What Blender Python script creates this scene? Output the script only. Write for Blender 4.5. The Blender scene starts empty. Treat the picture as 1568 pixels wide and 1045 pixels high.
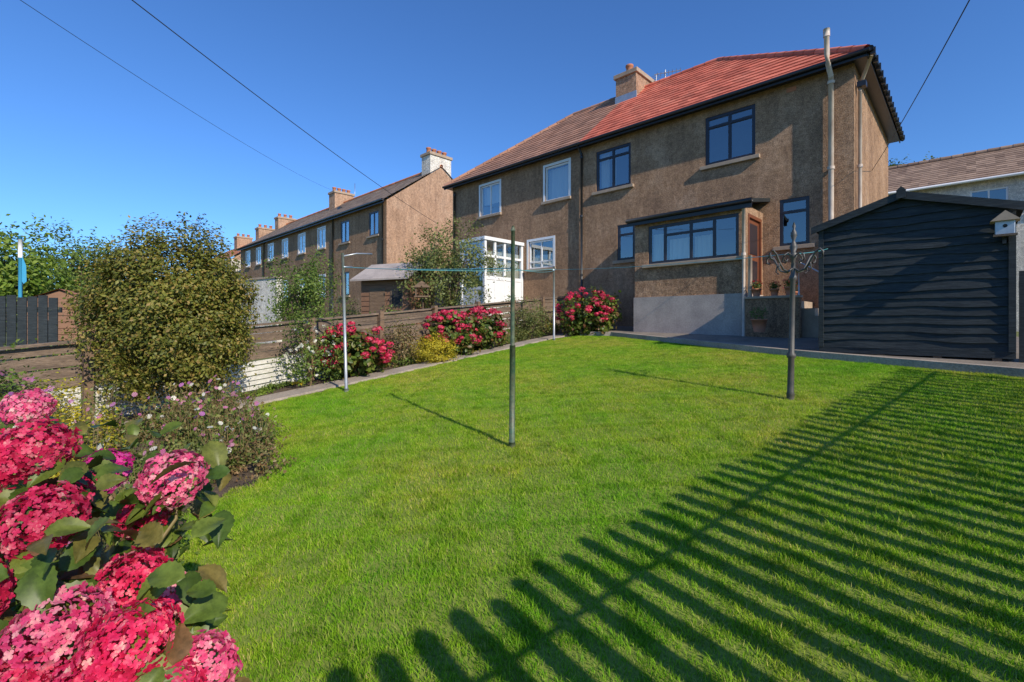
import bpy, math, random
import numpy as np
from mathutils import Vector, Matrix, Euler
random.seed(3); rng=np.random.default_rng(7)
S=1.08
D1=np.array([-.719,.695]); D2=np.array([.695,.719])
RZ=math.atan2(-.695,.719)
scene=bpy.context.scene; col=scene.collection
scene.view_settings.view_transform='Standard'; scene.view_settings.look='None'; scene.view_settings.exposure=0

def g(x,y):
    a=np.clip(.695*x+.719*y,-8,14); b=np.clip(-.719*x+.695*y,-12,14)
    return -1.55+.09*a+.02*b
# ------------------------------------------------------------ materials
def newmat(name):
    m=bpy.data.materials.new(name); m.use_nodes=True
    nt=m.node_tree; nt.nodes.clear()
    out=nt.nodes.new('ShaderNodeOutputMaterial'); p=nt.nodes.new('ShaderNodeBsdfPrincipled')
    nt.links.new(p.outputs[0],out.inputs[0]); return m,nt,p,out
def coords(nt,world=False,scale=(1,1,1)):
    if world:
        o=nt.nodes.new('ShaderNodeNewGeometry').outputs['Position']
    else:
        o=nt.nodes.new('ShaderNodeTexCoord').outputs['Object']
    mp=nt.nodes.new('ShaderNodeMapping'); mp.inputs['Scale'].default_value=scale
    nt.links.new(o,mp.inputs['Vector']); return mp.outputs[0]
def noise(nt,vec,scale,detail=4,rough=.6):
    n=nt.nodes.new('ShaderNodeTexNoise'); n.inputs['Scale'].default_value=scale
    n.inputs['Detail'].default_value=detail; n.inputs['Roughness'].default_value=rough
    nt.links.new(vec,n.inputs['Vector']); return n.outputs['Fac']
def ramp(nt,fac,stops):
    r=nt.nodes.new('ShaderNodeValToRGB'); e=r.color_ramp.elements
    while len(e)<len(stops): e.new(.5)
    for i,(p,c) in enumerate(stops):
        e[i].position=p; e[i].color=(*c,1)
    nt.links.new(fac,r.inputs[0]); return r.outputs[0]
def mixc(nt,f,a,b,mode='MIX'):
    m=nt.nodes.new('ShaderNodeMix'); m.data_type='RGBA'; m.blend_type=mode
    for k,v in ((0,f),(6,a),(7,b)):
        if hasattr(v,'is_linked') or hasattr(v,'links'): nt.links.new(v,m.inputs[k])
        elif k==0: m.inputs[0].default_value=v
        else: m.inputs[k].default_value=(*v,1)
    return m.outputs[2]
def bump(nt,p,h,strength,dist):
    b=nt.nodes.new('ShaderNodeBump'); b.inputs['Strength'].default_value=strength; b.inputs['Distance'].default_value=dist
    nt.links.new(h,b.inputs['Height']); nt.links.new(b.outputs[0],p.inputs['Normal'])
def M(name,c1,c2=None,scale=4,rough=.8,bstr=0,bscale=40,bdist=.01,metal=0,sc=(1,1,1),world=False,fine=None,spec=.5):
    m,nt,p,out=newmat(name)
    p.inputs['Roughness'].default_value=rough; p.inputs['Metallic'].default_value=metal; p.inputs['Specular IOR Level'].default_value=spec
    if c2 is None: c2=tuple(x*.75 for x in c1)
    v=coords(nt,world,sc)
    f=noise(nt,v,scale,6,.65)
    c=ramp(nt,f,[(.32,c1),(.68,c2)])
    if fine:
        f2=noise(nt,v,fine[0],3,.7)
        c=mixc(nt,1.0,c,ramp(nt,f2,[(.3,(fine[1],)*3),(.7,(fine[2],)*3)]),'MULTIPLY')
    nt.links.new(c,p.inputs['Base Color'])
    if bstr: bump(nt,p,noise(nt,v,bscale,5,.7),bstr,bdist)
    return m
def leafmat(name,cols,transl=.3,rough=.5,mott=None,pv=None):
    m,nt,p,out=newmat(name)
    gi=nt.nodes.new('ShaderNodeNewGeometry')
    n=len(cols); st=[(i/(n-1),c) for i,c in enumerate(cols)]
    if mott:
        v=coords(nt,True)
        a=nt.nodes.new('ShaderNodeMath'); a.operation='MULTIPLY_ADD'; a.inputs[1].default_value=.55; nt.links.new(gi.outputs['Random Per Island'],a.inputs[0])
        b=nt.nodes.new('ShaderNodeMapRange'); b.inputs[1].default_value=.3; b.inputs[2].default_value=.7; b.inputs[3].default_value=-.1; b.inputs[4].default_value=.55
        nt.links.new(noise(nt,v,mott,3,.8),b.inputs[0]); nt.links.new(b.outputs[0],a.inputs[2]); c=ramp(nt,a.outputs[0],st)
    else:
        c=ramp(nt,gi.outputs['Random Per Island'],st)
    v=coords(nt,True); f=noise(nt,v,1.7,3)
    c=mixc(nt,1.0,c,ramp(nt,f,[(.3,(.65,.68,.6)),(.7,(1.25,1.2,1.1))]),'MULTIPLY')
    if pv:
        c=mixc(nt,1.0,c,ramp(nt,noise(nt,v,pv,4,.7),[(.35,(.6,.6,.55)),(.65,(1.35,1.25,1.3))]),'MULTIPLY')
    nt.links.new(c,p.inputs['Base Color']); p.inputs['Roughness'].default_value=rough
    p.inputs['Specular IOR Level'].default_value=.35
    t=nt.nodes.new('ShaderNodeBsdfTranslucent'); nt.links.new(c,t.inputs[0])
    ms=nt.nodes.new('ShaderNodeMixShader'); ms.inputs[0].default_value=transl
    nt.links.new(p.outputs[0],ms.inputs[1]); nt.links.new(t.outputs[0],ms.inputs[2]); nt.links.new(ms.outputs[0],out.inputs[0])
    return m
# harling (roughcast render) with weathering
def harl(name,base,dark,light):
    m,nt,p,out=newmat(name); p.inputs['Roughness'].default_value=.95; p.inputs['Specular IOR Level'].default_value=.2
    v=coords(nt)
    big=noise(nt,v,.9,8,.7); c=ramp(nt,big,[(.32,dark),(.5,base),(.70,light)])
    vs=coords(nt,False,(1.6,1.6,.3)); st=noise(nt,vs,2.2,5,.7)
    c=mixc(nt,1.0,c,ramp(nt,st,[(.3,(.74,.74,.75)),(.6,(1.06,1.05,1.03))]),'MULTIPLY')
    mn=noise(nt,v,9,6,.8); c=mixc(nt,1.0,c,ramp(nt,mn,[(.38,(.68,.67,.66)),(.6,(1.18,1.17,1.15))]),'MULTIPLY')
    fn=noise(nt,v,42,3,.85); c=mixc(nt,1.0,c,ramp(nt,fn,[(.36,(.5,.5,.5)),(.5,(1,1,1)),(.64,(1.45,1.42,1.38))]),'MULTIPLY')
    nt.links.new(c,p.inputs['Base Color'])
    bump(nt,p,noise(nt,v,30,5,.85),1.0,.035); return m
HARL=harl('harling_brown',(.40,.25,.155),(.29,.182,.118),(.52,.35,.235))
HARL2=harl('harling_neighbour',(.36,.225,.14),(.27,.17,.108),(.45,.295,.19))
HARL3=harl('harling_tan',(.46,.295,.20),(.36,.23,.155),(.53,.365,.26))
WHITEWALL=harl('white_render',(.72,.69,.63),(.60,.57,.52),(.78,.75,.7))
PLINTH=M('plinth_render',(.47,.40,.35),(.33,.28,.25),2,.85,.3,60,.004,fine=(30,.8,1.15))
CONC=M('concrete',(.44,.37,.30),(.29,.245,.20),2,.9,.5,50,.006,world=True,fine=(40,.7,1.2))
SLAB=M('slab_concrete',(.28,.235,.19),(.17,.145,.12),2,.9,.5,50,.006,world=True,fine=(30,.7,1.15))
SOIL=M('soil',(.16,.11,.07),(.075,.052,.034),6,.95,.9,30,.03,world=True,fine=(60,.6,1.4))
BLACKP=M('black_gutter',(.014,.014,.016),(.02,.02,.022),8,.35)
DKFRAME=M('dark_frame',(.022,.018,.024),(.03,.024,.03),8,.3)
WHITEP=M('white_upvc',(.80,.80,.80),(.75,.75,.75),3,.35)
CREAM=M('cream_pipe',(.66,.56,.46),(.42,.32,.25),5,.5,sc=(1,1,.5))
SILL=M('stone_sill',(.44,.33,.24),(.31,.235,.17),5,.9,.3,50,.004)
GALV=M('galvanised_steel',(.5,.52,.53),(.36,.38,.4),9,.4,metal=.6)
GREENPOLE=M('green_painted_pole',(.055,.13,.08),(.15,.14,.08),9,.5,fine=(30,.6,1.2))
IRON=M('cast_iron',(.045,.05,.048),(.11,.095,.08),7,.5,.3,60,.003)
WIRE=M('cable',(.03,.03,.035),(.03,.03,.035),3,.6)
LINE=M('washing_line',(.10,.38,.42),(.10,.36,.40),3,.5)
DOORB=M('brown_door',(.20,.065,.028),(.15,.05,.024),4,.4,sc=(6,6,.6))
INT=M('interior_dark',(.03,.032,.035),(.02,.02,.022),2,.9)
CURT=M('curtain',(.76,.70,.58),(.62,.56,.46),6,.9,sc=(8,8,.2))
BLACKWOOD=M('black_stained_boards',(.011,.016,.019),(.030,.036,.038),3,.6,.8,20,.008,sc=(.6,.6,9),fine=(10,.5,1.9),spec=.35)
FELT=M('roof_felt',(.016,.019,.02),(.028,.03,.03),5,.9,.4,80,.004,spec=.2)
WOOD=M('weathered_wood',(.24,.155,.095),(.12,.075,.048),3,.85,.5,14,.006,sc=(1,1,9),fine=(20,.65,1.3))
WOODR=M('brown_shed_wood',(.29,.15,.085),(.18,.095,.057),3,.8,.3,14,.005,sc=(1,1,8))
WOODG=M('brown_fence_wood',(.23,.165,.115),(.095,.068,.05),1.6,.9,.5,14,.006,sc=(1,1,9),fine=(16,.5,1.45))
PICK=M('fence_pickets',(.14,.095,.06),(.09,.06,.04),3,.85,.4,18,.005,sc=(9,9,1))
TERRA=M('terracotta',(.5,.19,.10),(.38,.15,.08),6,.85)
BARK=M('bark',(.17,.12,.08),(.09,.06,.042),6,.9,.8,30,.01,sc=(1,1,.4))
STEM=M('green_stem',(.20,.19,.06),(.24,.13,.07),6,.6)
BLUEP=M('blue_pole_paint',(.06,.36,.58),(.05,.32,.52),6,.5)
GLASS,nt,p,out=newmat('window_glass')
gl=nt.nodes.new('ShaderNodeBsdfGlossy'); gl.inputs['Roughness'].default_value=.02; gl.inputs['Color'].default_value=(.9,.95,.95,1)
tr=nt.nodes.new('ShaderNodeBsdfTransparent'); tr.inputs['Color'].default_value=(.75,.82,.84,1)
lw=nt.nodes.new('ShaderNodeLayerWeight'); lw.inputs['Blend'].default_value=.35
mr=nt.nodes.new('ShaderNodeMapRange'); mr.inputs['To Min'].default_value=.22; mr.inputs['To Max'].default_value=.8
nt.links.new(lw.outputs['Facing'],mr.inputs[0])
ms=nt.nodes.new('ShaderNodeMixShader'); nt.links.new(mr.outputs[0],ms.inputs[0]); nt.links.new(tr.outputs[0],ms.inputs[1]); nt.links.new(gl.outputs[0],ms.inputs[2])
nt.links.new(ms.outputs[0],out.inputs[0])
v=coords(nt,True); bb=nt.nodes.new('ShaderNodeBump'); bb.inputs['Strength'].default_value=.15; bb.inputs['Distance'].default_value=.02
nt.links.new(noise(nt,v,1.3,2),bb.inputs['Height']); nt.links.new(bb.outputs[0],gl.inputs['Normal'])
def tilemat(name,cols,xs=4.4):
    m,nt,p,out=newmat(name); p.inputs['Roughness'].default_value=.85; p.inputs['Specular IOR Level'].default_value=.3
    gi=nt.nodes.new('ShaderNodeNewGeometry')
    v=coords(nt); f=noise(nt,v,1.1,6,.7)
    c=ramp(nt,f,[(.3,cols[0]),(.5,cols[1]),(.72,cols[2])])
    c=mixc(nt,1.0,c,ramp(nt,gi.outputs['Random Per Island'],[(0,(.70,.68,.68)),(1,(1.15,1.15,1.15))]),'MULTIPLY')
    fn=noise(nt,v,25,3,.7); c=mixc(nt,1.0,c,ramp(nt,fn,[(.3,(.8,.8,.8)),(.7,(1.18,1.18,1.18))]),'MULTIPLY')
    nt.links.new(c,p.inputs['Base Color']); bump(nt,p,fn,.25,.006)
    return m
TILE_RED=tilemat('clay_tiles',[(.56,.135,.08),(.68,.18,.11),(.72,.24,.15)])
TILE_BR=tilemat('weathered_tiles',[(.32,.18,.125),(.42,.225,.15),(.52,.26,.16)])
TILE_GR=tilemat('brown_grey_tiles',[(.25,.185,.14),(.33,.24,.18),(.40,.29,.21)])
TILE_BN=tilemat('brown_tiles',[(.26,.17,.12),(.34,.23,.16),(.42,.29,.20)])
TILE_OR=tilemat('orange_tiles',[(.55,.2,.09),(.62,.24,.11),(.62,.26,.14)])
# ------------------------------------------------------------ mesh helpers
def arrmesh(name,V,F,mat,parent=None,smooth=False):
    V=np.asarray(V,dtype=np.float32); F=np.asarray(F,dtype=np.int32); k=F.shape[1]
    me=bpy.data.meshes.new(name); me.vertices.add(len(V)); me.vertices.foreach_set('co',V.ravel())
    me.loops.add(F.size); me.loops.foreach_set('vertex_index',F.ravel())
    me.polygons.add(len(F)); me.polygons.foreach_set('loop_start',np.arange(0,F.size,k,dtype=np.int32))
    me.polygons.foreach_set('loop_total',np.full(len(F),k,dtype=np.int32))
    if smooth: me.polygons.foreach_set('use_smooth',np.ones(len(F),dtype=bool))
    me.update(calc_edges=True); me.materials.append(mat)
    ob=bpy.data.objects.new(name,me); col.objects.link(ob)
    if parent: ob.parent=parent
    return ob
def pymesh(name,V,F,mat,parent=None,smooth=False):
    me=bpy.data.meshes.new(name); me.from_pydata([tuple(v) for v in V],[],[tuple(f) for f in F]); me.materials.append(mat)
    if smooth:
        for p_ in me.polygons: p_.use_smooth=True
    me.update(); ob=bpy.data.objects.new(name,me); col.objects.link(ob)
    if parent: ob.parent=parent
    return ob
def empty(name,loc=(0,0,0),rz=0):
    e=bpy.data.objects.new(name,None); e.location=loc; e.rotation_euler=(0,0,rz); e.empty_display_size=.3; col.objects.link(e); return e
BF=[(0,3,2,1),(4,5,6,7),(0,1,5,4),(1,2,6,5),(2,3,7,6),(3,0,4,7)]
def bv(x0,x1,y0,y1,z0,z1): return [(x0,y0,z0),(x1,y0,z0),(x1,y1,z0),(x0,y1,z0),(x0,y0,z1),(x1,y0,z1),(x1,y1,z1),(x0,y1,z1)]
def box(name,par,x0,x1,y0,y1,z0,z1,mat,bev=0):
    x0,x1=min(x0,x1),max(x0,x1); y0,y1=min(y0,y1),max(y0,y1)
    o=pymesh(name,bv(x0,x1,y0,y1,z0,z1),BF,mat,par)
    if bev:
        b=o.modifiers.new('b','BEVEL'); b.width=bev; b.segments=2
    return o
def boxes(name,par,L,mat):
    V=[];F=[]
    for b in L:
        b=(min(b[0],b[1]),max(b[0],b[1]),min(b[2],b[3]),max(b[2],b[3]),b[4],b[5])
        o=len(V); V+=bv(*b); F+=[tuple(i+o for i in f) for f in BF]
    return pymesh(name,V,F,mat,par)
def tube(name,pts,rad,mat,par=None,n=8,arr=False):
    pts=[Vector(p_) for p_ in pts]
    if not hasattr(rad,'__len__'): rad=[rad]*len(pts)
    V=[];F=[]
    for i,p_ in enumerate(pts):
        d=(pts[min(i+1,len(pts)-1)]-pts[max(i-1,0)]).normalized()
        up=Vector((0,0,1)) if abs(d.z)<.9 else Vector((1,0,0))
        a=d.cross(up).normalized(); b=d.cross(a)
        for j in range(n):
            t=2*math.pi*j/n; V.append(p_+(a*math.cos(t)+b*math.sin(t))*rad[i])
    for i in range(len(pts)-1):
        for j in range(n):
            F.append((i*n+j,i*n+(j+1)%n,(i+1)*n+(j+1)%n,(i+1)*n+j))
    if arr: return V,F
    F.append(tuple(range(n))); F.append(tuple(range((len(pts)-1)*n,len(pts)*n))[::-1])
    return pymesh(name,V,F,mat,par,True)
def tubes(name,L,mat,par=None,n=5):
    V=[];F=[]
    for pts,rad in L:
        v_,f_=tube('',pts,rad,mat,None,n,True); o=len(V); V+=v_; F+=[tuple(i+o for i in f) for f in f_]
    return pymesh(name,V,F,mat,par,True)
# vectorised copies
def frames(N):
    N=N/np.linalg.norm(N,axis=1,keepdims=True)
    r=rng.normal(size=N.shape); X=np.cross(r,N); X/=np.linalg.norm(X,axis=1,keepdims=True)+1e-9
    Y=np.cross(N,X); return np.stack([X,Y,N],axis=2)
def copies(T,F,P,R,s):
    T=np.asarray(T,float);F=np.asarray(F)
    V=np.einsum('mij,nj->mni',R,T)*np.asarray(s)[:,None,None]+P[:,None,:]
    FF=F[None]+(np.arange(len(P))*len(T))[:,None,None]
    return V.reshape(-1,3),FF.reshape(-1,F.shape[1])
LEAF_V=[(0,-.5,0),(.28,-.05,.07),(0,.5,0),(-.28,-.05,.07)]; LEAF_F=[(0,1,2),(0,2,3)]
BIG_V=[(0,-.5,0),(.2,-.36,.05),(.33,-.1,.07),(.27,.2,.05),(0,.55,-.06),(-.27,.2,.05),(-.33,-.1,.07),(-.2,-.36,.05),(0,-.3,.0),(0,0,0.01),(0,.3,-.01)]
BIG_F=[(0,1,8),(0,8,7),(1,2,9),(1,9,8),(7,8,9),(7,9,6),(2,3,10),(2,10,9),(6,9,10),(6,10,5),(3,4,10),(10,4,5)]
DLV=[];DLF=[]; NR,NC=15,7
for i in range(NR):
    t=i/(NR-1); wd_=.34*math.sin(math.pi*min(1,(t+.02))**.85)**.8*(1-.25*t) if 0<t<1 else .01
    wd_*=1+(.07 if i%2 else -.05)
    for j in range(NC):
        u=(j-(NC-1)/2)/((NC-1)/2)
        DLV.append((u*wd_, t-.5+.05*abs(u), .10*abs(u)*math.sin(math.pi*t)+(.016 if (i%2) else -.016)*abs(u)*(1-abs(u)*.3)-.28*(t-.35)**2))
for i in range(NR-1):
    for j in range(NC-1):
        a=i*NC+j; DLF.append((a,a+1,a+NC+1,a+NC))
def floret(rim):
    V=[(0,0,0)];F=[]
    for i in range(4):
        a=i*math.pi/2; c,s_=math.cos(a),math.sin(a); o=len(V)
        for (u,w_,z) in rim: V.append((u*c-w_*s_,u*s_+w_*c,z))
        for k in range(len(rim)-1): F.append((0,o+k+1,o+k))
    return V,F
FV,FF_=floret([(.42,.36,.08),(.95,.26,.02),(.95,-.26,.02),(.42,-.36,.08)])
FNV,FNF=floret([(.30,.30,.05),(.62,.46,.16),(.92,.30,.12),(1.02,0,.04),(.92,-.30,.12),(.62,-.46,.16),(.30,-.30,.05)])
def sph(n):
    v_=rng.normal(size=(n,3)); return v_/np.linalg.norm(v_,axis=1,keepdims=True)
# ------------------------------------------------------------ world, sun, camera
w=bpy.data.worlds.new('World'); scene.world=w; w.use_nodes=True; nt=w.node_tree
bg=nt.nodes['Background']; sky=nt.nodes.new('ShaderNodeTexSky'); sky.sky_type='NISHITA'; sky.sun_disc=False
EL=math.radians(32); sd=np.array([.585,-.81]); sd/=np.linalg.norm(sd)
sky.sun_elevation=EL; sky.sun_rotation=math.atan2(sd[0],sd[1]); sky.altitude=200; sky.air_density=1.0; sky.dust_density=.3; sky.ozone_density=2.0
tint=nt.nodes.new('ShaderNodeMix'); tint.data_type='RGBA'; tint.blend_type='MULTIPLY'; tint.inputs[0].default_value=1; tint.inputs[7].default_value=(.56,.97,1.52,1)
nt.links.new(sky.outputs[0],tint.inputs[6]); nt.links.new(tint.outputs[2],bg.inputs[0]); bg.inputs[1].default_value=.12
L=bpy.data.lights.new('sun','SUN'); L.energy=5.0; L.angle=math.radians(.5); L.color=(1,.90,.75)
so=bpy.data.objects.new('sun',L); col.objects.link(so)
dv=Vector((sd[0]*math.cos(EL),sd[1]*math.cos(EL),math.sin(EL))); so.rotation_euler=dv.to_track_quat('Z','Y').to_euler(); so.location=(20,-20,20)
cam=bpy.data.cameras.new('camera'); co=bpy.data.objects.new('camera',cam); col.objects.link(co); scene.camera=co
cam.sensor_width=36; cam.lens=16.55; cam.shift_y=-.0175; cam.clip_start=.05; cam.clip_end=3000
co.location=(0,0,0); co.rotation_euler=(math.pi/2,0,0)
# ------------------------------------------------------------ ground
def axis_(): 
    a=np.concatenate([np.linspace(-900,-60,8),np.linspace(-50,50,81),np.linspace(60,900,8)]); return a
ax=axis_(); X,Y=np.meshgrid(ax,ax); Z=g(X,Y)-.02; n=len(ax)
idx=np.arange(n*n).reshape(n,n)
GR=M('ground_grass',(.12,.16,.03),(.18,.17,.055),.6,.95,.6,20,.04,world=True,fine=(15,.6,1.3))
arrmesh('ground',np.stack([X.ravel(),Y.ravel(),Z.ravel()],1),np.stack([idx[:-1,:-1].ravel(),idx[:-1,1:].ravel(),idx[1:,1:].ravel(),idx[1:,:-1].ravel()],1),GR)
lawn=[(-1.9,-3),(-2.0,2.8),(-2.4,3.5),(-2.05,4.1),(-2.5,5.0),(-3.1,5.9),(-3.65,6.75),(-1.9,9.1),(-.3,11.25),(1.2,13.25),(2.0,13.75),(2.87,13.3),(5.15,8.85),(6.9,6.25),(9.5,3),(9,-3)]
def sheet(name,poly,dz,mat,thick=0):
    V=[(x,y,float(g(x,y))+dz) for x,y in poly]; F=[tuple(range(len(V)))]
    if thick:
        n=len(V); V+=[(x,y,z-thick) for x,y,z in V]; F+=[(i,i+n,(i+1)%n+n,(i+1)%n) for i in range(n)]
    return pymesh(name,V,F,mat)
lm,nt,p,out=newmat('lawn_thatch'); p.inputs['Roughness'].default_value=1
v=coords(nt,True); c=ramp(nt,noise(nt,v,70,4,.8),[(.3,(.10,.16,.015)),(.7,(.28,.33,.05))]); nt.links.new(c,p.inputs['Base Color'])
o=sheet('lawn',lawn[::-1],0.0,lm)
sheet('flower_bed_soil',[(-1.9,-3),(-2.0,2.8),(-2.4,3.5),(-2.05,4.1),(-2.5,5.0),(-3.1,5.9),(-3.65,6.75),(-1.9,9.1),(-.3,11.25),(1.2,13.25),(2.0,13.8),(1.9,15.9),(1.3,15.9),(-4.7,7.9),(-9,2.5),(-9,-3)],-.006,SOIL)
def strip(name,pts,wd,dz,mat,thick):
    pts=[Vector((*q,0)) for q in pts]; Lp=[];Rp=[]
    for i,q in enumerate(pts):
        d=(pts[min(i+1,len(pts)-1)]-pts[max(i-1,0)]).normalized(); nn=Vector((-d.y,d.x,0))
        Lp.append(q+nn*wd/2); Rp.append(q-nn*wd/2)
    V=[];F=[]
    for i in range(len(pts)):
        for q in (Lp[i],Rp[i]):
            z=float(g(q.x,q.y))+dz; V.append((q.x,q.y,z)); V.append((q.x,q.y,z-thick))
    for i in range(len(pts)-1):
        a=i*4; b=a+4
        F+=[(a,a+2,b+2,b),(a,b,b+1,a+1),(a+2,a+3,b+3,b+2)]
    F+=[(0,1,3,2)]
    return pymesh(name,V,F,mat)
strip('garden_path',[(-5.6,5.2),(-4.5,6.4),(-3.85,7.0),(-2.1,9.3),(-.5,11.45),(1.05,13.55),(1.8,14.3),(2.6,15.2)],.42,.03,CONC,.1)
sheet('patio',[(2.0,13.85),(2.87,13.32),(5.17,8.87),(6.92,6.25),(9.6,3.2),(12.5,6.5),(8.3,10.5),(3.2,16.0)][::-1],.10,SLAB,.25)
strip('patio_kerb',[(2.0,13.75),(2.83,13.27),(5.1,8.84),(6.87,6.22),(9.5,3.05)],.10,.125,CONC,.3)

# ------------------------------------------------------------ grass (one instanced object)
def tile(n,sz,h0=.010,h1=.030,disc=False):
    x=rng.uniform(-sz/2,sz/2,n); y=rng.uniform(-sz/2,sz/2,n)
    if disc: x=rng.normal(0,sz/4,n); y=rng.normal(0,sz/4,n)
    h=rng.uniform(h0,h1,n); wd=rng.uniform(.0013,.0026,n); an=rng.uniform(0,2*np.pi,n); le=rng.uniform(.1,1.2,n)*h; la=rng.uniform(0,2*np.pi,n)
    cx,sx=np.cos(an)*wd,np.sin(an)*wd; lx,ly=np.cos(la)*le,np.sin(la)*le
    z0=np.full(n,-.004)
    P=np.stack([np.stack([x-cx,y-sx,z0],1),np.stack([x+cx,y+sx,z0],1),np.stack([x+cx*.7+lx*.4,y+sx*.7+ly*.4,h*.6],1),np.stack([x-cx*.7+lx*.4,y-sx*.7+ly*.4,h*.6],1),np.stack([x+lx,y+ly,h],1)],1)
    F=np.array([(0,1,2),(0,2,3),(3,2,4)])[None]+(np.arange(n)*5)[:,None,None]
    return P.reshape(-1,3),F.reshape(-1,3)
gm,nt,p,out=newmat('grass_blades'); p.inputs['Roughness'].default_value=.6; p.inputs['Specular IOR Level'].default_value=.15
gi=nt.nodes.new('ShaderNodeNewGeometry'); c=ramp(nt,gi.outputs['Random Per Island'],[(0,(.22,.40,.016)),(.5,(.32,.52,.026)),(.84,(.42,.54,.05)),(1,(.62,.52,.2))])
v=coords(nt,True); f=noise(nt,v,.45,6,.7)
c=mixc(nt,1.0,c,ramp(nt,f,[(.36,(.68,.95,.7)),(.5,(1.0,1.0,1.0)),(.64,(1.35,1.0,1.7))]),'MULTIPLY')
f=noise(nt,v,5,5,.75); c=mixc(nt,1.0,c,ramp(nt,f,[(.32,(.55,.64,.6)),(.52,(1,1,1)),(.7,(1.28,1.15,1.2))]),'MULTIPLY')
nt.links.new(c,p.inputs['Base Color']); t=nt.nodes.new('ShaderNodeBsdfTranslucent'); nt.links.new(c,t.inputs[0])
ms=nt.nodes.new('ShaderNodeMixShader'); ms.inputs[0].default_value=.38
nt.links.new(p.outputs[0],ms.inputs[1]); nt.links.new(t.outputs[0],ms.inputs[2]); nt.links.new(ms.outputs[0],out.inputs[0])
gc=bpy.data.collections.new('grass_tiles')
for i in range(4):
    V,F=tile(3500,.6); o=arrmesh('grass_tuft_a%d'%i,V,F,gm); col.objects.unlink(o); gc.objects.link(o)
for i in range(3):
    V,F=tile(260,.16); o=arrmesh('grass_tuft_y%d'%i,V,F,gm); col.objects.unlink(o); gc.objects.link(o)
for i in range(2):
    V,F=tile(170,.20,.025,.05,True); o=arrmesh('grass_tuft_z%d'%i,V,F,gm); col.objects.unlink(o); gc.objects.link(o)
def inpoly(x,y,poly):
    c=False; n=len(poly); j=n-1
    for i in range(n):
        xi,yi=poly[i]; xj,yj=poly[j]
        if (yi>y)!=(yj>y) and x<(xj-xi)*(y-yi)/(yj-yi)+xi: c=not c
        j=i
    return c
pts=[];rots=[];inds=[]
nrm=Vector((-(.09*.695-.02*.719),-(.09*.719+.02*.695),1)).normalized()
qs=Vector((0,0,1)).rotation_difference(nrm)
def addt(x,y,k,a):
    pts.append((x,y,float(g(x,y)))); inds.append(k); rots.append(tuple((qs@Euler((0,0,a)).to_quaternion()).to_euler()))
for yy in np.arange(.3,14.3,.5):
    for xx in np.arange(-4.2,8.5,.5):
        if xx>1.2*yy+.9: continue
        cs=[inpoly(xx+dx,yy+dy,lawn) for dx in (-.3,0,.3) for dy in (-.3,0,.3)]
        if all(cs): addt(xx,yy,random.randrange(4),random.choice([0,1,2,3])*math.pi/2+random.uniform(-.1,.1))
        elif any(cs):
            for a_ in np.arange(-.25,.26,.125):
                for b_ in np.arange(-.25,.26,.125):
                    x2,y2=xx+a_,yy+b_
                    if inpoly(x2,y2,lawn): addt(x2,y2,4+random.randrange(3),random.uniform(0,6))
k=0
while k<520:
    x2,y2=random.uniform(-3.5,7),1.3+12*random.random()**1.4
    if x2<1.2*y2+.9 and inpoly(x2,y2,lawn): addt(x2,y2,7+random.randrange(2),random.uniform(0,6)); k+=1
me=bpy.data.meshes.new('lawn_grass'); me.from_pydata(pts,[],[])
at=me.attributes.new('rot','FLOAT_VECTOR','POINT'); at.data.foreach_set('vector',np.array(rots,dtype=np.float32).ravel())
at=me.attributes.new('ind','INT','POINT'); at.data.foreach_set('value',np.array(inds,dtype=np.int32))
lg=bpy.data.objects.new('lawn_grass',me); col.objects.link(lg)
ng=bpy.data.node_groups.new('scatter','GeometryNodeTree'); ng.interface.new_socket('Geometry',in_out='INPUT',socket_type='NodeSocketGeometry'); ng.interface.new_socket('Geometry',in_out='OUTPUT',socket_type='NodeSocketGeometry')
gi_=ng.nodes.new('NodeGroupInput'); go=ng.nodes.new('NodeGroupOutput'); ip=ng.nodes.new('GeometryNodeInstanceOnPoints'); ci=ng.nodes.new('GeometryNodeCollectionInfo')
ci.inputs['Collection'].default_value=gc; ci.inputs['Separate Children'].default_value=True; ci.inputs['Reset Children'].default_value=True
ip.inputs['Pick Instance'].default_value=True
na=ng.nodes.new('GeometryNodeInputNamedAttribute'); na.data_type='FLOAT_VECTOR'; na.inputs['Name'].default_value='rot'
nb=ng.nodes.new('GeometryNodeInputNamedAttribute'); nb.data_type='INT'; nb.inputs['Name'].default_value='ind'
lk=ng.links.new
m2p=ng.nodes.new('GeometryNodeMeshToPoints')
lk(gi_.outputs[0],m2p.inputs[0]); lk(m2p.outputs[0],ip.inputs['Points']); lk(ci.outputs[0],ip.inputs['Instance']); lk(na.outputs[0],ip.inputs['Rotation']); lk(nb.outputs[0],ip.inputs['Instance Index']); lk(ip.outputs[0],go.inputs[0])
mo=lg.modifiers.new('scatter','NODES'); mo.node_group=ng

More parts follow.
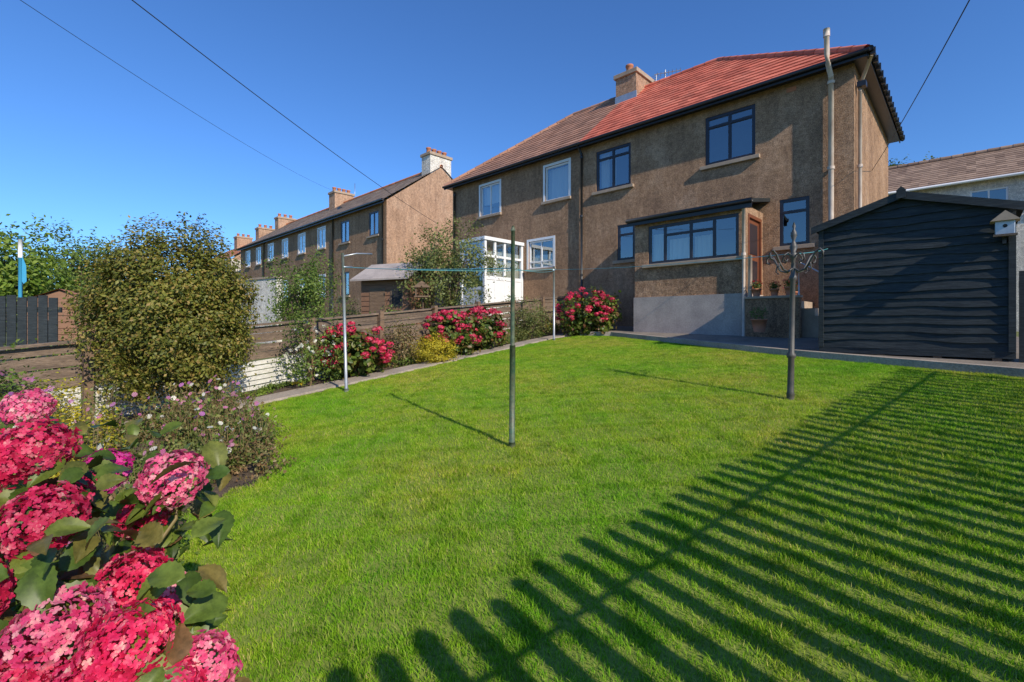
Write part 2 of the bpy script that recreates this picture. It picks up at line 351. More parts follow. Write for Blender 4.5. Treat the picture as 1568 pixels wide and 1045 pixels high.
# ------------------------------------------------------------ building parts
def wall_open(name,par,x0,x1,z0,z1,ops,y,mat,rev=.12):
    xs=sorted({x0,x1,*[o[0] for o in ops],*[o[1] for o in ops]}); zs=sorted({z0,z1,*[o[2] for o in ops],*[o[3] for o in ops]})
    V=[];F=[]
    def q(*p4): o=len(V); V.extend(p4); F.append((o,o+1,o+2,o+3))
    for i in range(len(xs)-1):
        for j in range(len(zs)-1):
            cx=(xs[i]+xs[i+1])/2; cz=(zs[j]+zs[j+1])/2
            if any(o[0]<cx<o[1] and o[2]<cz<o[3] for o in ops): continue
            q((xs[i],y,zs[j]),(xs[i+1],y,zs[j]),(xs[i+1],y,zs[j+1]),(xs[i],y,zs[j+1]))
    for a,b,c,d in ops:
        q((a,y,c),(a,y,d),(a,y+rev,d),(a,y+rev,c)); q((b,y,c),(b,y+rev,c),(b,y+rev,d),(b,y,d))
        q((a,y,c),(a,y+rev,c),(b,y+rev,c),(b,y,c)); q((a,y,d),(b,y,d),(b,y+rev,d),(a,y+rev,d))
    return pymesh(name,V,F,mat,par)
def window(par,a,b,c,d,y,fm,mull=(.5,),trans=(),fw=.06,rev=.06,sill=True,surround=None,curtain=0,tl=None):
    L=[(a,a+fw,y+rev,y+rev+.06,c,d),(b-fw,b,y+rev,y+rev+.06,c,d),(a+fw,b-fw,y+rev,y+rev+.06,c,c+fw),(a+fw,b-fw,y+rev,y+rev+.06,d-fw,d)]
    for m_ in mull:
        x=a+(b-a)*m_; L.append((x-fw*.45,x+fw*.45,y+rev+.003,y+rev+.057,c+fw,d-fw))
    boxes('window_frame',par,L,fm)
    if trans:
        L=[]
        for (u0,u1,tz) in trans:
            z=c+(d-c)*tz; L.append((a+(b-a)*u0+.01,a+(b-a)*u1-.01,y+rev-.004,y+rev+.05,z-fw*.4,z+fw*.4))
        boxes('window_transom',par,L,fm)
    pymesh('glass',[(a+fw*.5,y+rev+.03,c+fw*.5),(b-fw*.5,y+rev+.03,c+fw*.5),(b-fw*.5,y+rev+.03,d-fw*.5),(a+fw*.5,y+rev+.03,d-fw*.5)],[(0,1,2,3)],GLASS,par)
    yb=y+.55
    V=[(a,y+.125,c),(b,y+.125,c),(b,y+.125,d),(a,y+.125,d),(a,yb,c),(b,yb,c),(b,yb,d),(a,yb,d)]
    pymesh('room',V,[(4,5,6,7),(0,4,7,3),(1,2,6,5),(0,1,5,4),(3,7,6,2)],INT,par)
    if curtain:
        for (u0,u1,h0,h1) in curtain:
            V=[];F=[];n=14
            for i in range(n+1):
                x=a+(b-a)*(u0+(u1-u0)*i/n); yy=y+.22+.025*math.sin(i*2.2)
                V+=[(x,yy,c+(d-c)*h0),(x,yy,c+(d-c)*h1)]
            F=[(2*i,2*i+2,2*i+3,2*i+1) for i in range(n)]
            pymesh('curtain',V,F,CURT,par)
    if sill: box('sill',par,a-.12,b+.12,y-.09,y+.05,c-.10,c-.002,SILL,.008)
    if surround:
        s_=.09; boxes('surround',par,[(a-s_,a-.002,y-.012,y+.02,c,d+s_),(b+.002,b+s_,y-.012,y+.02,c,d+s_),(a,b,y-.012,y+.02,d+.002,d+s_)],surround)
def roof_face(name,par,A,B,C,D,n,mat,split=.30,lift=.016):
    A,B,C,D=map(Vector,(A,B,C,D)); V=[];F=[]
    nr=(B-A).cross(D-A)
    if nr.length<1e-6: nr=(B-A).cross(C-A)
    nr.normalize()
    if nr.z<0: nr=-nr
    for i in range(n):
        f0,f1=i/n,(i+1)/n
        l0,r0=A.lerp(D,f0),B.lerp(C,f0); l1,r1=A.lerp(D,f1),B.lerp(C,f1)
        wd=(r0-l0).length; m=max(1,int(wd/split))
        for j in range(m):
            u0,u1=j/m,(j+1)/m
            dl=random.uniform(-.004,.004)
            a=l0.lerp(r0,u0)+nr*(lift+dl); b=l0.lerp(r0,u1)+nr*(lift+dl); c=l1.lerp(r1,u1)+nr*.002; d=l1.lerp(r1,u0)+nr*.002
            o=len(V); V+=[a,b,c,d,a-nr*lift,b-nr*lift]; F+=[(o,o+1,o+2,o+3),(o+4,o+5,o+1,o)]
    return pymesh(name,V,F,mat,par)
def hip_roof(par,x0,x1,y0,y1,ze,zr,ins0,ins1,mats,split_x=None,n=18,lift=.016):
    ym=(y0+y1)/2
    r0=(x0+ins0,ym,zr); r1=(x1-ins1,ym,zr)
    if split_x is None:
        roof_face('roof_front',par,(x0,y0,ze),(x1,y0,ze),r1,r0,n,mats[0],lift=lift); roof_face('roof_back',par,(x1,y1,ze),(x0,y1,ze),r0,r1,6,mats[0])
    else:
        roof_face('roof_front_right',par,(split_x,y0,ze),(x1,y0,ze),r1,(split_x,ym,zr),n,mats[0],lift=lift)
        roof_face('roof_front_left',par,(x0,y0,ze),(split_x,y0,ze),(split_x,ym,zr),r0,n,mats[1],lift=lift)
        roof_face('roof_back_right',par,(x1,y1,ze),(split_x,y1,ze),(split_x,ym,zr),r1,n,mats[0])
        roof_face('roof_back_left',par,(split_x,y1,ze),(x0,y1,ze),r0,(split_x,ym,zr),n,mats[1])
    if ins1>0: roof_face('roof_hip_right',par,(x1,y0,ze),(x1,y1,ze),r1,r1,n,mats[0])
    if ins0>0: roof_face('roof_hip_left',par,(x0,y1,ze),(x0,y0,ze),r0,r0,n,mats[-1])
    return r0,r1
def ridge(par,a,b,mat,r=.09):
    a,b=Vector(a),Vector(b); L=(b-a).length; n=max(2,int(L/.4)); Ls=[]
    for i in range(n):
        p0=a.lerp(b,i/n); p1=a.lerp(b,(i+1)/n); Ls.append(([p0,p1],[r*1.1,r*.95]))
    tubes('ridge_tiles',Ls,mat,par,10)
def chimney(par,x0,x1,y0,y1,z0,z1,mat,pots,ptmat=TERRA):
    box('chimney_stack',par,x0,x1,y0,y1,z0,z1-.16,mat)
    box('chimney_cap',par,x0-.07,x1+.07,y0-.07,y1+.07,z1-.16,z1,SILL,.015)
    for i in range(pots):
        yy=y0+(y1-y0)*(i+.5)/pots; xx=(x0+x1)/2
        tube('chimney_pot',[(xx,yy,z1-.02),(xx,yy,z1+.05),(xx,yy,z1+.25),(xx,yy,z1+.27),(xx,yy,z1+.34),(xx,yy,z1+.35)],[.15,.14,.12,.15,.15,.09],ptmat,par,12)

# ------------------------------------------------------------ main semi-detached house
H=empty('semi_detached_house',(7.27*S,10*S,0),RZ)
T=lambda t:-t*S
W=13.5*S; Dp=6.0*S; ZE=5.62*S; ZB=-.8
def op(t0,t1,z0,z1): return (T(t1),T(t0),z0*S,z1*S)
oA=op(1.95,3.15,4.05,5.3); oB=op(5.31,6.5,4.03,5.27); oC=op(.82,1.43,1.78,2.87); oD=op(5.18,5.76,1.85,2.9)
n1=op(7.55,8.55,4.1,5.26); n2=op(10.75,11.8,4.1,5.26); n3=op(8.2,9.3,1.87,2.83)
wall_open('front_wall',H,T(7.04),0,ZB,ZE,[oA,oB,oC,oD],0,HARL)
wall_open('front_wall_neighbour',H,-W,T(7.04)-.001,ZB,ZE,[n1,n2,n3],0,HARL2)
pymesh('side_wall',[(0,0,ZB),(0,Dp,ZB),(0,Dp,ZE),(0,0,ZE)],[(0,1,2,3)],HARL,H)
pymesh('side_wall_left',[(-W,0,ZB),(-W,Dp,ZB),(-W,Dp,ZE),(-W,0,ZE)],[(3,2,1,0)],HARL2,H)
pymesh('rear_wall',[(-W,Dp,ZB),(0,Dp,ZB),(0,Dp,ZE),(-W,Dp,ZE)],[(3,2,1,0)],HARL,H)
window(H,*oA,0,DKFRAME,(.5,),((0,.5,.78),(.5,1,.78)),.085,.02)
window(H,*oB,0,DKFRAME,(.5,),((0,.5,.78),(.5,1,.78)),.085,.02,curtain=[(.05,.3,0,1),(.42,.5,0,.9)])
window(H,*oC,0,DKFRAME,(),((0,1,.72),),.08,.02)
window(H,*oD,0,DKFRAME,(),((0,1,.72),),.08,.02)
window(H,*n1,0,WHITEP,(),(),.06,.04,surround=WHITEP,curtain=[(0,1,.1,.95)])
window(H,*n2,0,WHITEP,(.5,),(),.05,.04,surround=WHITEP,curtain=[(0,1,.4,1)])
window(H,*n3,0,WHITEP,(.5,),((0,1,.25),),.06,.04,surround=WHITEP,curtain=[(.0,1,0,.5)])
ov=.27; mid=T(7.04)
ZR=8.32*S
r0,r1=hip_roof(H,-W-ov,ov,-ov,Dp+ov,ZE-.02,ZR,3.93*S+ov,3.93*S+ov,[TILE_RED,TILE_BR],mid,16,.026)
for a_,b_,m_ in ((r0,(mid,Dp/2,ZR),TILE_BR),((mid,Dp/2,ZR),r1,TILE_RED),((ov,-ov,ZE),r1,TILE_RED),((ov,Dp+ov,ZE),r1,TILE_RED),((-W-ov,-ov,ZE),r0,TILE_BR),((-W-ov,Dp+ov,ZE),r0,TILE_BR)):
    ridge(H,a_,b_,m_,.085)
box('soffit',H,-W-ov+.01,ov-.01,-ov+.01,Dp+ov-.01,ZE-.10,ZE-.035,BLACKP)
boxes('fascia',H,[(-W-ov,ov,-ov-.02,-ov+.006,ZE-.16,ZE-.01),(ov-.006,ov+.02,-ov+.01,Dp+ov,ZE-.16,ZE-.01)],BLACKP)
tube('gutter',[(-W-ov,-ov-.07,ZE-.06),(ov+.05,-ov-.07,ZE-.05)],.05,BLACKP,H,8)
tube('gutter_side',[(ov+.07,-ov-.07,ZE-.03),(ov+.07,Dp+ov,ZE-.06)],.06,BLACKP,H,8)
boxes('gutter_brackets',H,[(ov+.06,ov+.15,y,y+.05,ZE-.14,ZE+.0) for y in np.arange(-ov,Dp+ov,.45)],BLACKP)
def pipe(par,x,y,z0,z1,r,mat,brk=2.0):
    tube('downpipe',[(x,y,z0),(x,y,z1)],r,mat,par,10)
    L=[([ (x,y,z),(x,y,z+.07)],r*1.35) for z in np.arange(z0+.4,z1,brk)]
    tubes('pipe_collars',L,mat,par,10)
pipe(H,T(.4),-.09,ZB,ZE-.25,.058,CREAM); 
tube('soil_stack',[(T(.4),-.09,ZE-.3),(T(.4)-.01,-.3-ov*.3,ZE-.1),(T(.4)-.01,-ov-.2,ZE+.05),(T(.4)-.02,-ov-.2,ZE+.62)],.055,CREAM,H,10)
tube('soil_stack_cowl',[(T(.4)-.02,-ov-.2,ZE+.48),(T(.4)-.02,-ov-.2,ZE+.66)],.068,CREAM,H,10)
tube('swan_neck',[(ov+.06,-ov+.15,ZE-.1),(.08,.22,ZE-.55),(.075,.22,ZE-.75)],.042,CREAM,H,8)
pipe(H,.075,.22,ZB,ZE-.7,.042,CREAM)
box('hopper',H,.03,.2,.12,.32,ZE-.62,ZE-.5,BLACKP)
pipe(H,T(7.0),-.07,ZB,ZE-.3,.042,BLACKP); tube('swan_neck_left',[(T(7.0),-ov-.05,ZE-.06),(T(7.0),-.07,ZE-.35)],.042,BLACKP,H,8)
pipe(H,T(13.3),-.07,ZB,ZE-.3,.042,BLACKP); 
box('vent_grille',H,T(1.28),T(1.08),-.015,.01,5.32*S,5.42*S,TERRA)
chimney(H,T(7.25),T(6.45),2.35*S,3.85*S,7.2*S,8.78*S,HARL3,3)
box('chimney_flashing',H,T(7.27),T(6.43),2.33*S,2.37*S,7.75*S,8.0*S,GALV)
ax_=T(6.0); ay=3.6*S
L_=[([(ax_,ay,ZR),(ax_,ay,ZR+.75)],.02),([(ax_-.35,ay-.2,ZR+.62),(ax_+.55,ay+.2,ZR+.62)],.016)]
for i in range(7):
    u=-.3+.13*i; L_.append(([(ax_+u+.10,ay+u*.4-.14,ZR+.62),(ax_+u-.06,ay+u*.4+.16,ZR+.62)],.010))
L_+= [([(ax_-.1,ay,ZR+.4),(T(6.5),3.8*S,ZR+.45)],.016),([(T(6.5),3.9*S,ZR+.3),(T(6.5),3.9*S,ZR+.9)],.018)]
for i in range(5): L_.append(([(T(6.5)-.2,3.9*S,ZR+.55+i*.08),(T(6.5)+.2,3.9*S,ZR+.55+i*.08)],.010))
tubes('tv_aerial',L_,GALV,H,5)
# rear porch extension
px0,px1=T(4.5),T(1.785); py=-1.2*S; ZP=2.62*S
w0=(T(4.12),T(1.93),1.49*S,2.46*S)
wall_open('porch_front_wall',H,px0,px1,.66*S,ZP,[w0],py,HARL,.12)
box('porch_plinth',H,px0-.02,px1+.02,py-.035,-.01,ZB,.66*S,PLINTH)
pymesh('porch_side_left',[(px0,py,.6),(px0,0,.6),(px0,0,ZP),(px0,py,ZP)],[(3,2,1,0)],HARL,H)
dz0,dz1=.72,2.45*S
pymesh('porch_side_right',[(px1,py,.6),(px1,py+.16,.6),(px1,py+.16,ZP),(px1,py,ZP),(px1,-.12,.6),(px1,0,.6),(px1,0,ZP),(px1,-.12,ZP),(px1,py+.16,dz1),(px1,-.12,dz1)],[(0,1,2,3),(4,5,6,7),(8,9,7,2)],HARL,H)
box('porch_door',H,px1-.08,px1-.04,py+.16,-.12,dz0,dz1,DOORB)
boxes('door_panels',H,[(px1-.045,px1-.03,py+.36,-.32,.95,1.55),(px1-.045,px1-.03,py+.36,-.32,1.7,2.45)],DKFRAME)
boxes('door_frame',H,[(px1-.05,px1+.012,py+.162,py+.24,dz0,dz1),(px1-.05,px1+.012,-.2,-.122,dz0,dz1),(px1-.05,px1+.012,py+.24,-.2,dz1-.08,dz1)],DOORB)
window(H,*w0,py,DKFRAME,(.2,.5,.75),((.21,.49,.72),(.51,.74,.72)),.075,.02,sill=False,curtain=[(.22,.49,0,.62),(.51,.74,0,.62),(.02,.19,0,.8)])
box('porch_sill',H,w0[0]-.15,w0[1]+.12,py-.1,py+.04,w0[2]-.1,w0[2]-.003,SILL,.01)
V=[(px0-.15,py-.15,ZP),(px1+.18,py-.15,ZP),(px1+.18,.0,ZP+.27),(px0-.15,.0,ZP+.27)]
V+=[(x,y,z+.09) for x,y,z in V]
pymesh('porch_roof',V,BF,FELT,H)
tube('porch_gutter',[(px0-.15,py-.2,ZP+.02),(px1+.2,py-.2,ZP+.04)],.055,BLACKP,H,8)
box('porch_fascia',H,px0-.15,px1+.18,py-.16,py-.152+.02,ZP-.12,ZP+.02,BLACKP)
pipe(H,px1-.02,py-.08,ZB,ZP-.1,.038,CREAM); pipe(H,px1+.10,py-.02,ZB,1.6,.05,CREAM)
# back steps
L_=[(px1+.03,T(.75),py+.05,-.01,ZB,.50)]
for i in range(3): L_.append((T(.75)+i*.27+.001,T(.75)+(i+1)*.27,py+.1,-.3,ZB,.33-.17*i))
boxes('back_steps',H,L_,SILL)
box('step_wall',H,px1+.03,T(.72),py-.14,py+.045,ZB,.56,HARL2,.01)
box('step_wall_cope',H,px1+.02,T(.70),py-.17,py+.07,.562,.62,SILL,.01)
tube('handrail',[(T(.75),py-.05,.6),(T(.75),py-.05,1.35),(T(-.1),py-.05,.75),(T(-.1),py-.05,-.2)],.018,WHITEP,H,8)
# neighbour white porch
cx0,cx1=T(10.75),T(9.6); cy=-1.81*S; cz=2.72*S
CL=[]
for x,y in ((cx1,cy),(cx0,cy),(cx1,-.06),(cx0,-.06)): CL.append((x-.05,x+.05,y-.05,y+.05,ZB,cz))
CL.append((cx0-.1,cx1+.1,cy-.1,.0-.002,cz,cz+.12))
ny=5
for k in range(1,ny-1):
    y=cy+(0-cy)*k/(ny-1); CL.append((cx1-.035,cx1+.035,y-.045,y+.045,ZB,cz-.001))
CL+= [(cx1-.04,cx1+.04,cy+.051,-.111,1.55,1.68),(cx1-.041,cx1+.041,cy+.052,-.112,2.35,2.43),(cx1-.02,cx1+.02,cy+.05,-.11,ZB,1.549)]
CL+= [(cx0+.051,cx1-.051,cy-.03,cy+.03,1.2,1.3),(cx0+.051,cx1-.051,cy-.02,cy+.02,ZB,1.199)]
boxes('white_porch_frame',H,CL,WHITEP)
pymesh('white_porch_glass',[(cx1,cy,.9),(cx1,0,.9),(cx1,0,cz),(cx1,cy,cz),(cx0,cy,1.2),(cx1,cy,1.2),(cx0,cy,cz)],[(0,1,2,3),(4,5,3,6)],GLASS,H)
boxes('white_porch_blinds',H,[(cx1-.12,cx1-.10,cy+.1,-.1,1.7,2.6)],CURT)
# pots
PG=leafmat('pot_leaves',[(.08,.14,.03),(.13,.2,.04),(.17,.21,.06)])
RED=leafmat('red_petals',[(.5,.02,.03),(.7,.05,.05),(.6,.1,.15)])
def potplant(loc,r,h,flower=RED,nf=40):
    e=empty('plant_pot',loc)
    tube('pot',[(0,0,0),(0,0,h),(0,0,h),(0,0,h+.03),(0,0,h+.03),(0,0,h-.01)],[r*.7,r,r*1.12,r*1.12,r*.9,r*.88],TERRA,e,14)
    n=220; P=sph(n)*rng.uniform(.3,1,(n,1))*np.array([r*1.3,r*1.3,r*1.1])+np.array([0,0,h+r]); V,F=copies(LEAF_V,LEAF_F,P,frames(sph(n)+np.array([0,0,.8])),rng.uniform(.03,.06,n)); arrmesh('leaves',V,F,PG,e)
    if flower:
        P=sph(nf); P[:,2]=abs(P[:,2]); P=P*np.array([r*1.4,r*1.4,r*1.4])+np.array([0,0,h+r]); V,F=copies(FV,FF_,P,frames(sph(nf)*.5+np.array([0,0,1])),rng.uniform(.015,.028,nf)); arrmesh('flowers',V,F,flower,e)
def HW(t,s,z): 
    q=np.array([7.27,10])*S+ D1*t*S + D2*s*S; return (q[0],q[1],z)
potplant(HW(1.55,-1.25,.62),.1,.15); potplant(HW(1.2,-1.25,.62),.09,.13); potplant(HW(.9,-1.27,.62),.11,.16)
potplant(HW(1.0,-.75,.5),.12,.2); potplant(HW(1.35,-1.75,-.2),.16,.26,None)

# ------------------------------------------------------------ terrace on the left
R=empty('terraced_house_row',(-6.1*S,22.9*S,0),RZ)
LR=22.3*S; DR=6.6*S; zE=6.0*S; zR=8.35*S
wins=[(.75,1.7,1),(3.8,4.8,1),(6.75,7.7,0),(9.6,10.6,0),(12.4,13.3,0),(15,16,0),(17.6,18.5,0),(20,20.9,0)]
ops=[(T(b),T(a),4.42*S,5.62*S) for a,b,_ in wins]+[(T(b),T(a),1.5*S,2.8*S) for a,b,_ in wins]
wall_open('front_wall',R,-LR,0,-3,zE,ops,0,HARL2)
for i,o_ in enumerate(ops):
    dk=wins[i%len(wins)][2]
    window(R,*o_,0,DKFRAME if dk else WHITEP,(.5,),(),.08,.02,surround=None if dk else WHITEP,curtain=0 if dk else [(0,1,.5,1)])
pymesh('gable_wall',[(0,0,-3),(0,DR,-3),(0,DR,zE),(0,DR/2,zR),(0,0,zE)],[(0,1,2,3,4)],HARL3,R)
pymesh('gable_wall_far',[(-LR,0,-3),(-LR,DR,-3),(-LR,DR,zE),(-LR,DR/2,zR),(-LR,0,zE)],[(4,3,2,1,0)],HARL3,R)
hip_roof(R,-LR,.08,-.25,DR+.25,zE-.02,zR+.05,0,0,[TILE_GR],None,16)
ridge(R,(-LR,DR/2,zR+.07),(.08,DR/2,zR+.07),TILE_OR,.09)
boxes('verge',R,[(.0,.085,-.25,-.2,zE-.15,zE)],BLACKP)
tube('gutter',[(-LR,-.32,zE-.04),(.1,-.32,zE-.04)],.06,BLACKP,R,8); box('fascia',R,-LR,.08,-.26,-.24,zE-.18,zE-.02,BLACKP)
for t in (5.6,16.7,.25): pipe(R,T(t),-.08,-2,zE-.1,.045,BLACKP)
chimney(R,-.85,-.02,DR/2-.75,DR/2+.75,zR-.6,9.05*S,WHITEWALL,4)
chimney(R,T(11.9),T(11.0),DR/2-.75,DR/2+.75,zR-.6,9.15*S,HARL3,4)
chimney(R,T(22.2),T(21.4),DR/2-.75,DR/2+.75,zR-.6,9.0*S,HARL3,3)
boxes('rooflights',R,[(T(8.3),T(7.9),1.6,2.1,zE+1.05,zE+1.4)],BLACKP)
tube('tv_aerial',[(T(9.5),DR/2,zR),(T(9.5),DR/2,zR+1.2)],.02,GALV,R)
e2=np.array([-6.1,22.9])*S+D1*25*S
R2=empty('distant_house',(e2[0],e2[1],0),RZ)
box('walls',R2,-13,0,0,6.5,-3,5.9,WHITEWALL); hip_roof(R2,-13.3,.3,-.3,6.8,5.9,8.4,0,0,[TILE_OR],None,14)
pymesh('gable',[(0,0,5.9),(0,6.5,5.9),(0,3.25,8.35)],[(0,1,2)],HARL3,R2)
chimney(R2,-1.2,-.3,2.5,4,7.8,9.3,HARL3,3); chimney(R2,-8,-7,2.5,4,7.8,9.3,HARL3,3)
for x in (-1.6,-4.2,-7.5,-11):
    window(R2,x-1,x,3.9,5.1,-.1,DKFRAME,(.5,),(),.08,.02,sill=False)
# ------------------------------------------------------------ terrace on the right behind
Q=empty('white_terraced_houses',(28.9,10.2,0),RZ)
zq=5.85; ops=[(-13.6,-12.5,4.35,5.5),(-11.9,-10.8,4.35,5.5),(-9,-8,4.35,5.5),(-17,-16,4.35,5.5),(-20,-19,4.35,5.5)]
wall_open('front_wall',Q,-25,0,-2,zq,ops,0,WHITEWALL)
for o_ in ops: window(Q,*o_,0,WHITEP,(.5,),(),.06,.03)
hip_roof(Q,-25.2,.2,-.3,7,zq,7.85,0,0,[TILE_BN],None,14,.026)
ridge(Q,(-25,3.35,7.9),(.2,3.35,7.9),TILE_BN,.1); tube('gutter',[(-25,-.36,zq),(0,-.36,zq)],.06,WHITEP,Q,8)
chimney(Q,-20.3,-19.5,2.7,4.0,7.2,8.75,HARL3,3); pymesh('gable',[(-25,0,-2),(-25,6.7,-2),(-25,6.7,zq),(-25,3.35,7.8),(-25,0,zq)],[(4,3,2,1,0)],WHITEWALL,Q)

# ------------------------------------------------------------ black garden shed
SH=empty('garden_shed',(5.55,8.45,0),RZ); sw=2.36; sdp=1.9; sb=-.50; se=1.70; sr=2.07
V=[];F=[]; bh=.135; z=sb+.08
def xr(z): 
    if z<=se: return (0,sw)
    f=(z-se)/(sr-se); return (1.12*f,sw-(sw-1.12)*f)
zs_=[z]
while zs_[-1]<sr-.02: zs_.append(min(zs_[-1]+bh,sr-.01))
for bi in range(len(zs_)-1):
    z,z1=zs_[bi],zs_[bi+1]; a0,a1=xr(z); b0,b1=xr(z1); m=18; ph=random.uniform(0,6); am=random.uniform(.6,1.9)
    for j in range(m):
        o=len(V)
        for f in (j/m,(j+1)/m):
            wv=am*(.010*math.sin(f*6+ph)+.005*math.sin(f*17+ph*2)); xa=a0+(a1-a0)*f; xb=b0+(b1-b0)*f
            V+=[(xa,-.032+wv*.6,z+(wv if bi else 0)),(xb,-.004,z1+.022 if bi<len(zs_)-2 else z1),(xa,.002,z+(wv if bi else 0))]
        F+=[(o,o+3,o+4,o+1),(o+2,o+5,o+3,o)]
pymesh('front_boards',V,F,BLACKWOOD,SH)
pymesh('body',[(0,.0,sb),(sw,0,sb),(sw,0,se),(1.12,0,sr),(0,0,se),(0,sdp,sb),(sw,sdp,sb),(sw,sdp,se),(1.12,sdp,sr),(0,sdp,se)],[(0,1,2,3,4),(9,8,7,6,5),(0,5,6,1),(1,6,7,2),(0,4,9,5)],BLACKWOOD,SH)
box('floor_bearer',SH,-.03,sw+.03,-.03,sdp,sb-.02,sb+.078,BLACKWOOD)
boxes('bearers',SH,[(x,x+.1,-.02,sdp,sb-.12,sb-.021) for x in (.1,.8,1.5,2.15)],WOOD)
boxes('corner_trim',SH,[(-.03,.045,-.055,-.02,sb+.08,se),(sw-.045,sw+.03,-.055,-.02,sb+.08,se)],BLACKWOOD)
def slope(name,x0,z0,x1,z1,y0,y1,th,mat):
    pymesh(name,[(x0,y0,z0),(x1,y0,z1),(x1,y1,z1),(x0,y1,z0),(x0,y0,z0+th),(x1,y0,z1+th),(x1,y1,z1+th),(x0,y1,z0+th)],BF,mat,SH)
gl_=(sr-se)/1.12; gr_=(sr-se)/(sw-1.12)
slope('roof_left',-.13,se-.13*gl_+.02,1.12,sr+.02,-.12,sdp+.1,.035,FELT); slope('roof_right',1.12,sr+.02,sw+.13,se-.13*gr_+.02,-.12,sdp+.1,.035,FELT)
slope('barge_left',-.13,se-.13*gl_-.07,1.10,sr-.07,-.14,-.115,.12,BLACKWOOD); slope('barge_right',1.14,sr-.07,sw+.13,se-.13*gr_-.07,-.14,-.115,.12,BLACKWOOD)
pymesh('finial',[(1.06,-.16,sr-.06),(1.18,-.16,sr-.06),(1.18,-.16,sr+.07),(1.12,-.16,sr+.13),(1.06,-.16,sr+.07),(1.06,-.14,sr-.06),(1.18,-.14,sr-.06),(1.18,-.14,sr+.07),(1.12,-.14,sr+.13),(1.06,-.14,sr+.07)],[(0,1,2,3,4),(9,8,7,6,5),(0,5,6,1),(1,6,7,2),(2,7,8,3),(3,8,9,4),(4,9,5,0)],BLACKWOOD,SH)
BBX=empty('bird_box',(5.55+.719*2.27+.695*-.2,8.45-.695*2.27+.719*-.2,1.25),RZ)
box('body',BBX,-.1,.1,-.08,.1,0,.24,GALV,.01); pymesh('roof',[(-.15,-.15,.2),(.15,-.15,.2),(.15,.12,.2),(-.15,.12,.2),(0,-.15,.34),(0,.12,.34)],[(0,1,4),(3,5,2),(0,4,5,3),(1,2,5,4),(0,3,2,1)],SILL,BBX)
tube('hole',[(0,-.085,.13),(0,-.07,.13)],.025,BLACKP,BBX,12); box('perch_tray',BBX,-.12,.12,-.14,-.081,-.02,.01,WOODG); box('bracket',BBX,-.02,.02,.1,.18,-.1,.1,BLACKP)
DF=empty('dark_panel_fence',(5.55+.719*2.42,8.45-.695*2.42,0),RZ)
boxes('boards',DF,[(i*.155,i*.155+.14,.0,.025,-.6,.75) for i in range(12)],BLACKWOOD); boxes('rails',DF,[(0,1.85,.026,.07,-.2,-.1),(0,1.85,.026,.07,.5,.6)],BLACKWOOD)

# ------------------------------------------------------------ slatted fence on right boundary
PF=empty('picket_fence',(0,0,0)); fd=np.array([.78,.62]); fd/=np.linalg.norm(fd); fn_=np.array([-fd[1],fd[0]]); F0=np.array([1.16,-.22])
V=[];F=[]; vpos=-3.3; Hf=1.87
def picket(v0,wd,off,h):
    p0=F0+fd*v0; z=float(g(*p0)); th=.02
    prof=[(-wd/2,-.05),(wd/2,-.05),(wd/2,h-.05),(wd*.28,h-.010),(0,h),(-wd*.28,h-.010),(-wd/2,h-.05)]
    o=len(V)
    for s_ in (off,off+th):
        for u,zz in prof:
            q=p0+fd*u+fn_*s_; V.append((q[0],q[1],z+zz))
    n=7; F.append(tuple(o+i for i in range(n))); F.append(tuple(o+n+i for i in range(n))[::-1])
    for i in range(n): F.append((o+i,o+n+i,o+n+(i+1)%n,o+(i+1)%n))
while vpos<8.2:
    picket(vpos,.106+random.uniform(-.010,.010),.0,Hf+random.uniform(-.04,.04)); vpos+=.186+random.uniform(-.014,.014)
pymesh('pickets',V,F,PICK,PF)
V=[];F=[]
for zz in (.25,1.60):
    a=F0+fd*-3.35-fn_*.02; b=F0+fd*8.25-fn_*.02
    o=len(V)
    for q in (a,b):
        z=float(g(*q))+zz; q2=q+fn_*.019
        V+=[(q[0],q[1],z),(q2[0],q2[1],z),(q2[0],q2[1],z+.024),(q[0],q[1],z+.024)]
    F+=[(o,o+1,o+5,o+4),(o+1,o+2,o+6,o+5),(o+2,o+3,o+7,o+6),(o+3,o,o+4,o+7)]
pymesh('rails',V,F,PICK,PF)

# ------------------------------------------------------------ left boundary fence
LF=empty('wooden_boundary_fence'); bd=np.array([.6,.8]); bn=np.array([-.8,.6])
WSL=M('white_slats',(.78,.76,.70),(.60,.58,.52),2.5,.6,fine=(14,.75,1.08))
V=[];F=[];VP=[];FP=[];VW=[];FW=[]
def plank(VV,FF,u0,u1,z0,z1,off,th,zr0,zr1):
    o=len(VV)
    for u,zr in ((u0,zr0),(u1,zr1)):
        q=np.array([-4.7,7.4])+bd*u
        for s_,z in ((off,z0),(off,z1),(off-th,z1),(off-th,z0)):
            r=q+bn*s_; VV.append((r[0],r[1],zr+z))
    FF+=[(o,o+1,o+5,o+4),(o+1,o+2,o+6,o+5),(o+2,o+3,o+7,o+6),(o+3,o,o+4,o+7),(o,o+3,o+2,o+1),(o+4,o+5,o+6,o+7)]
def gz(u): q=np.array([-4.7,7.4])+bd*u; return float(g(*q))
u=-4.6
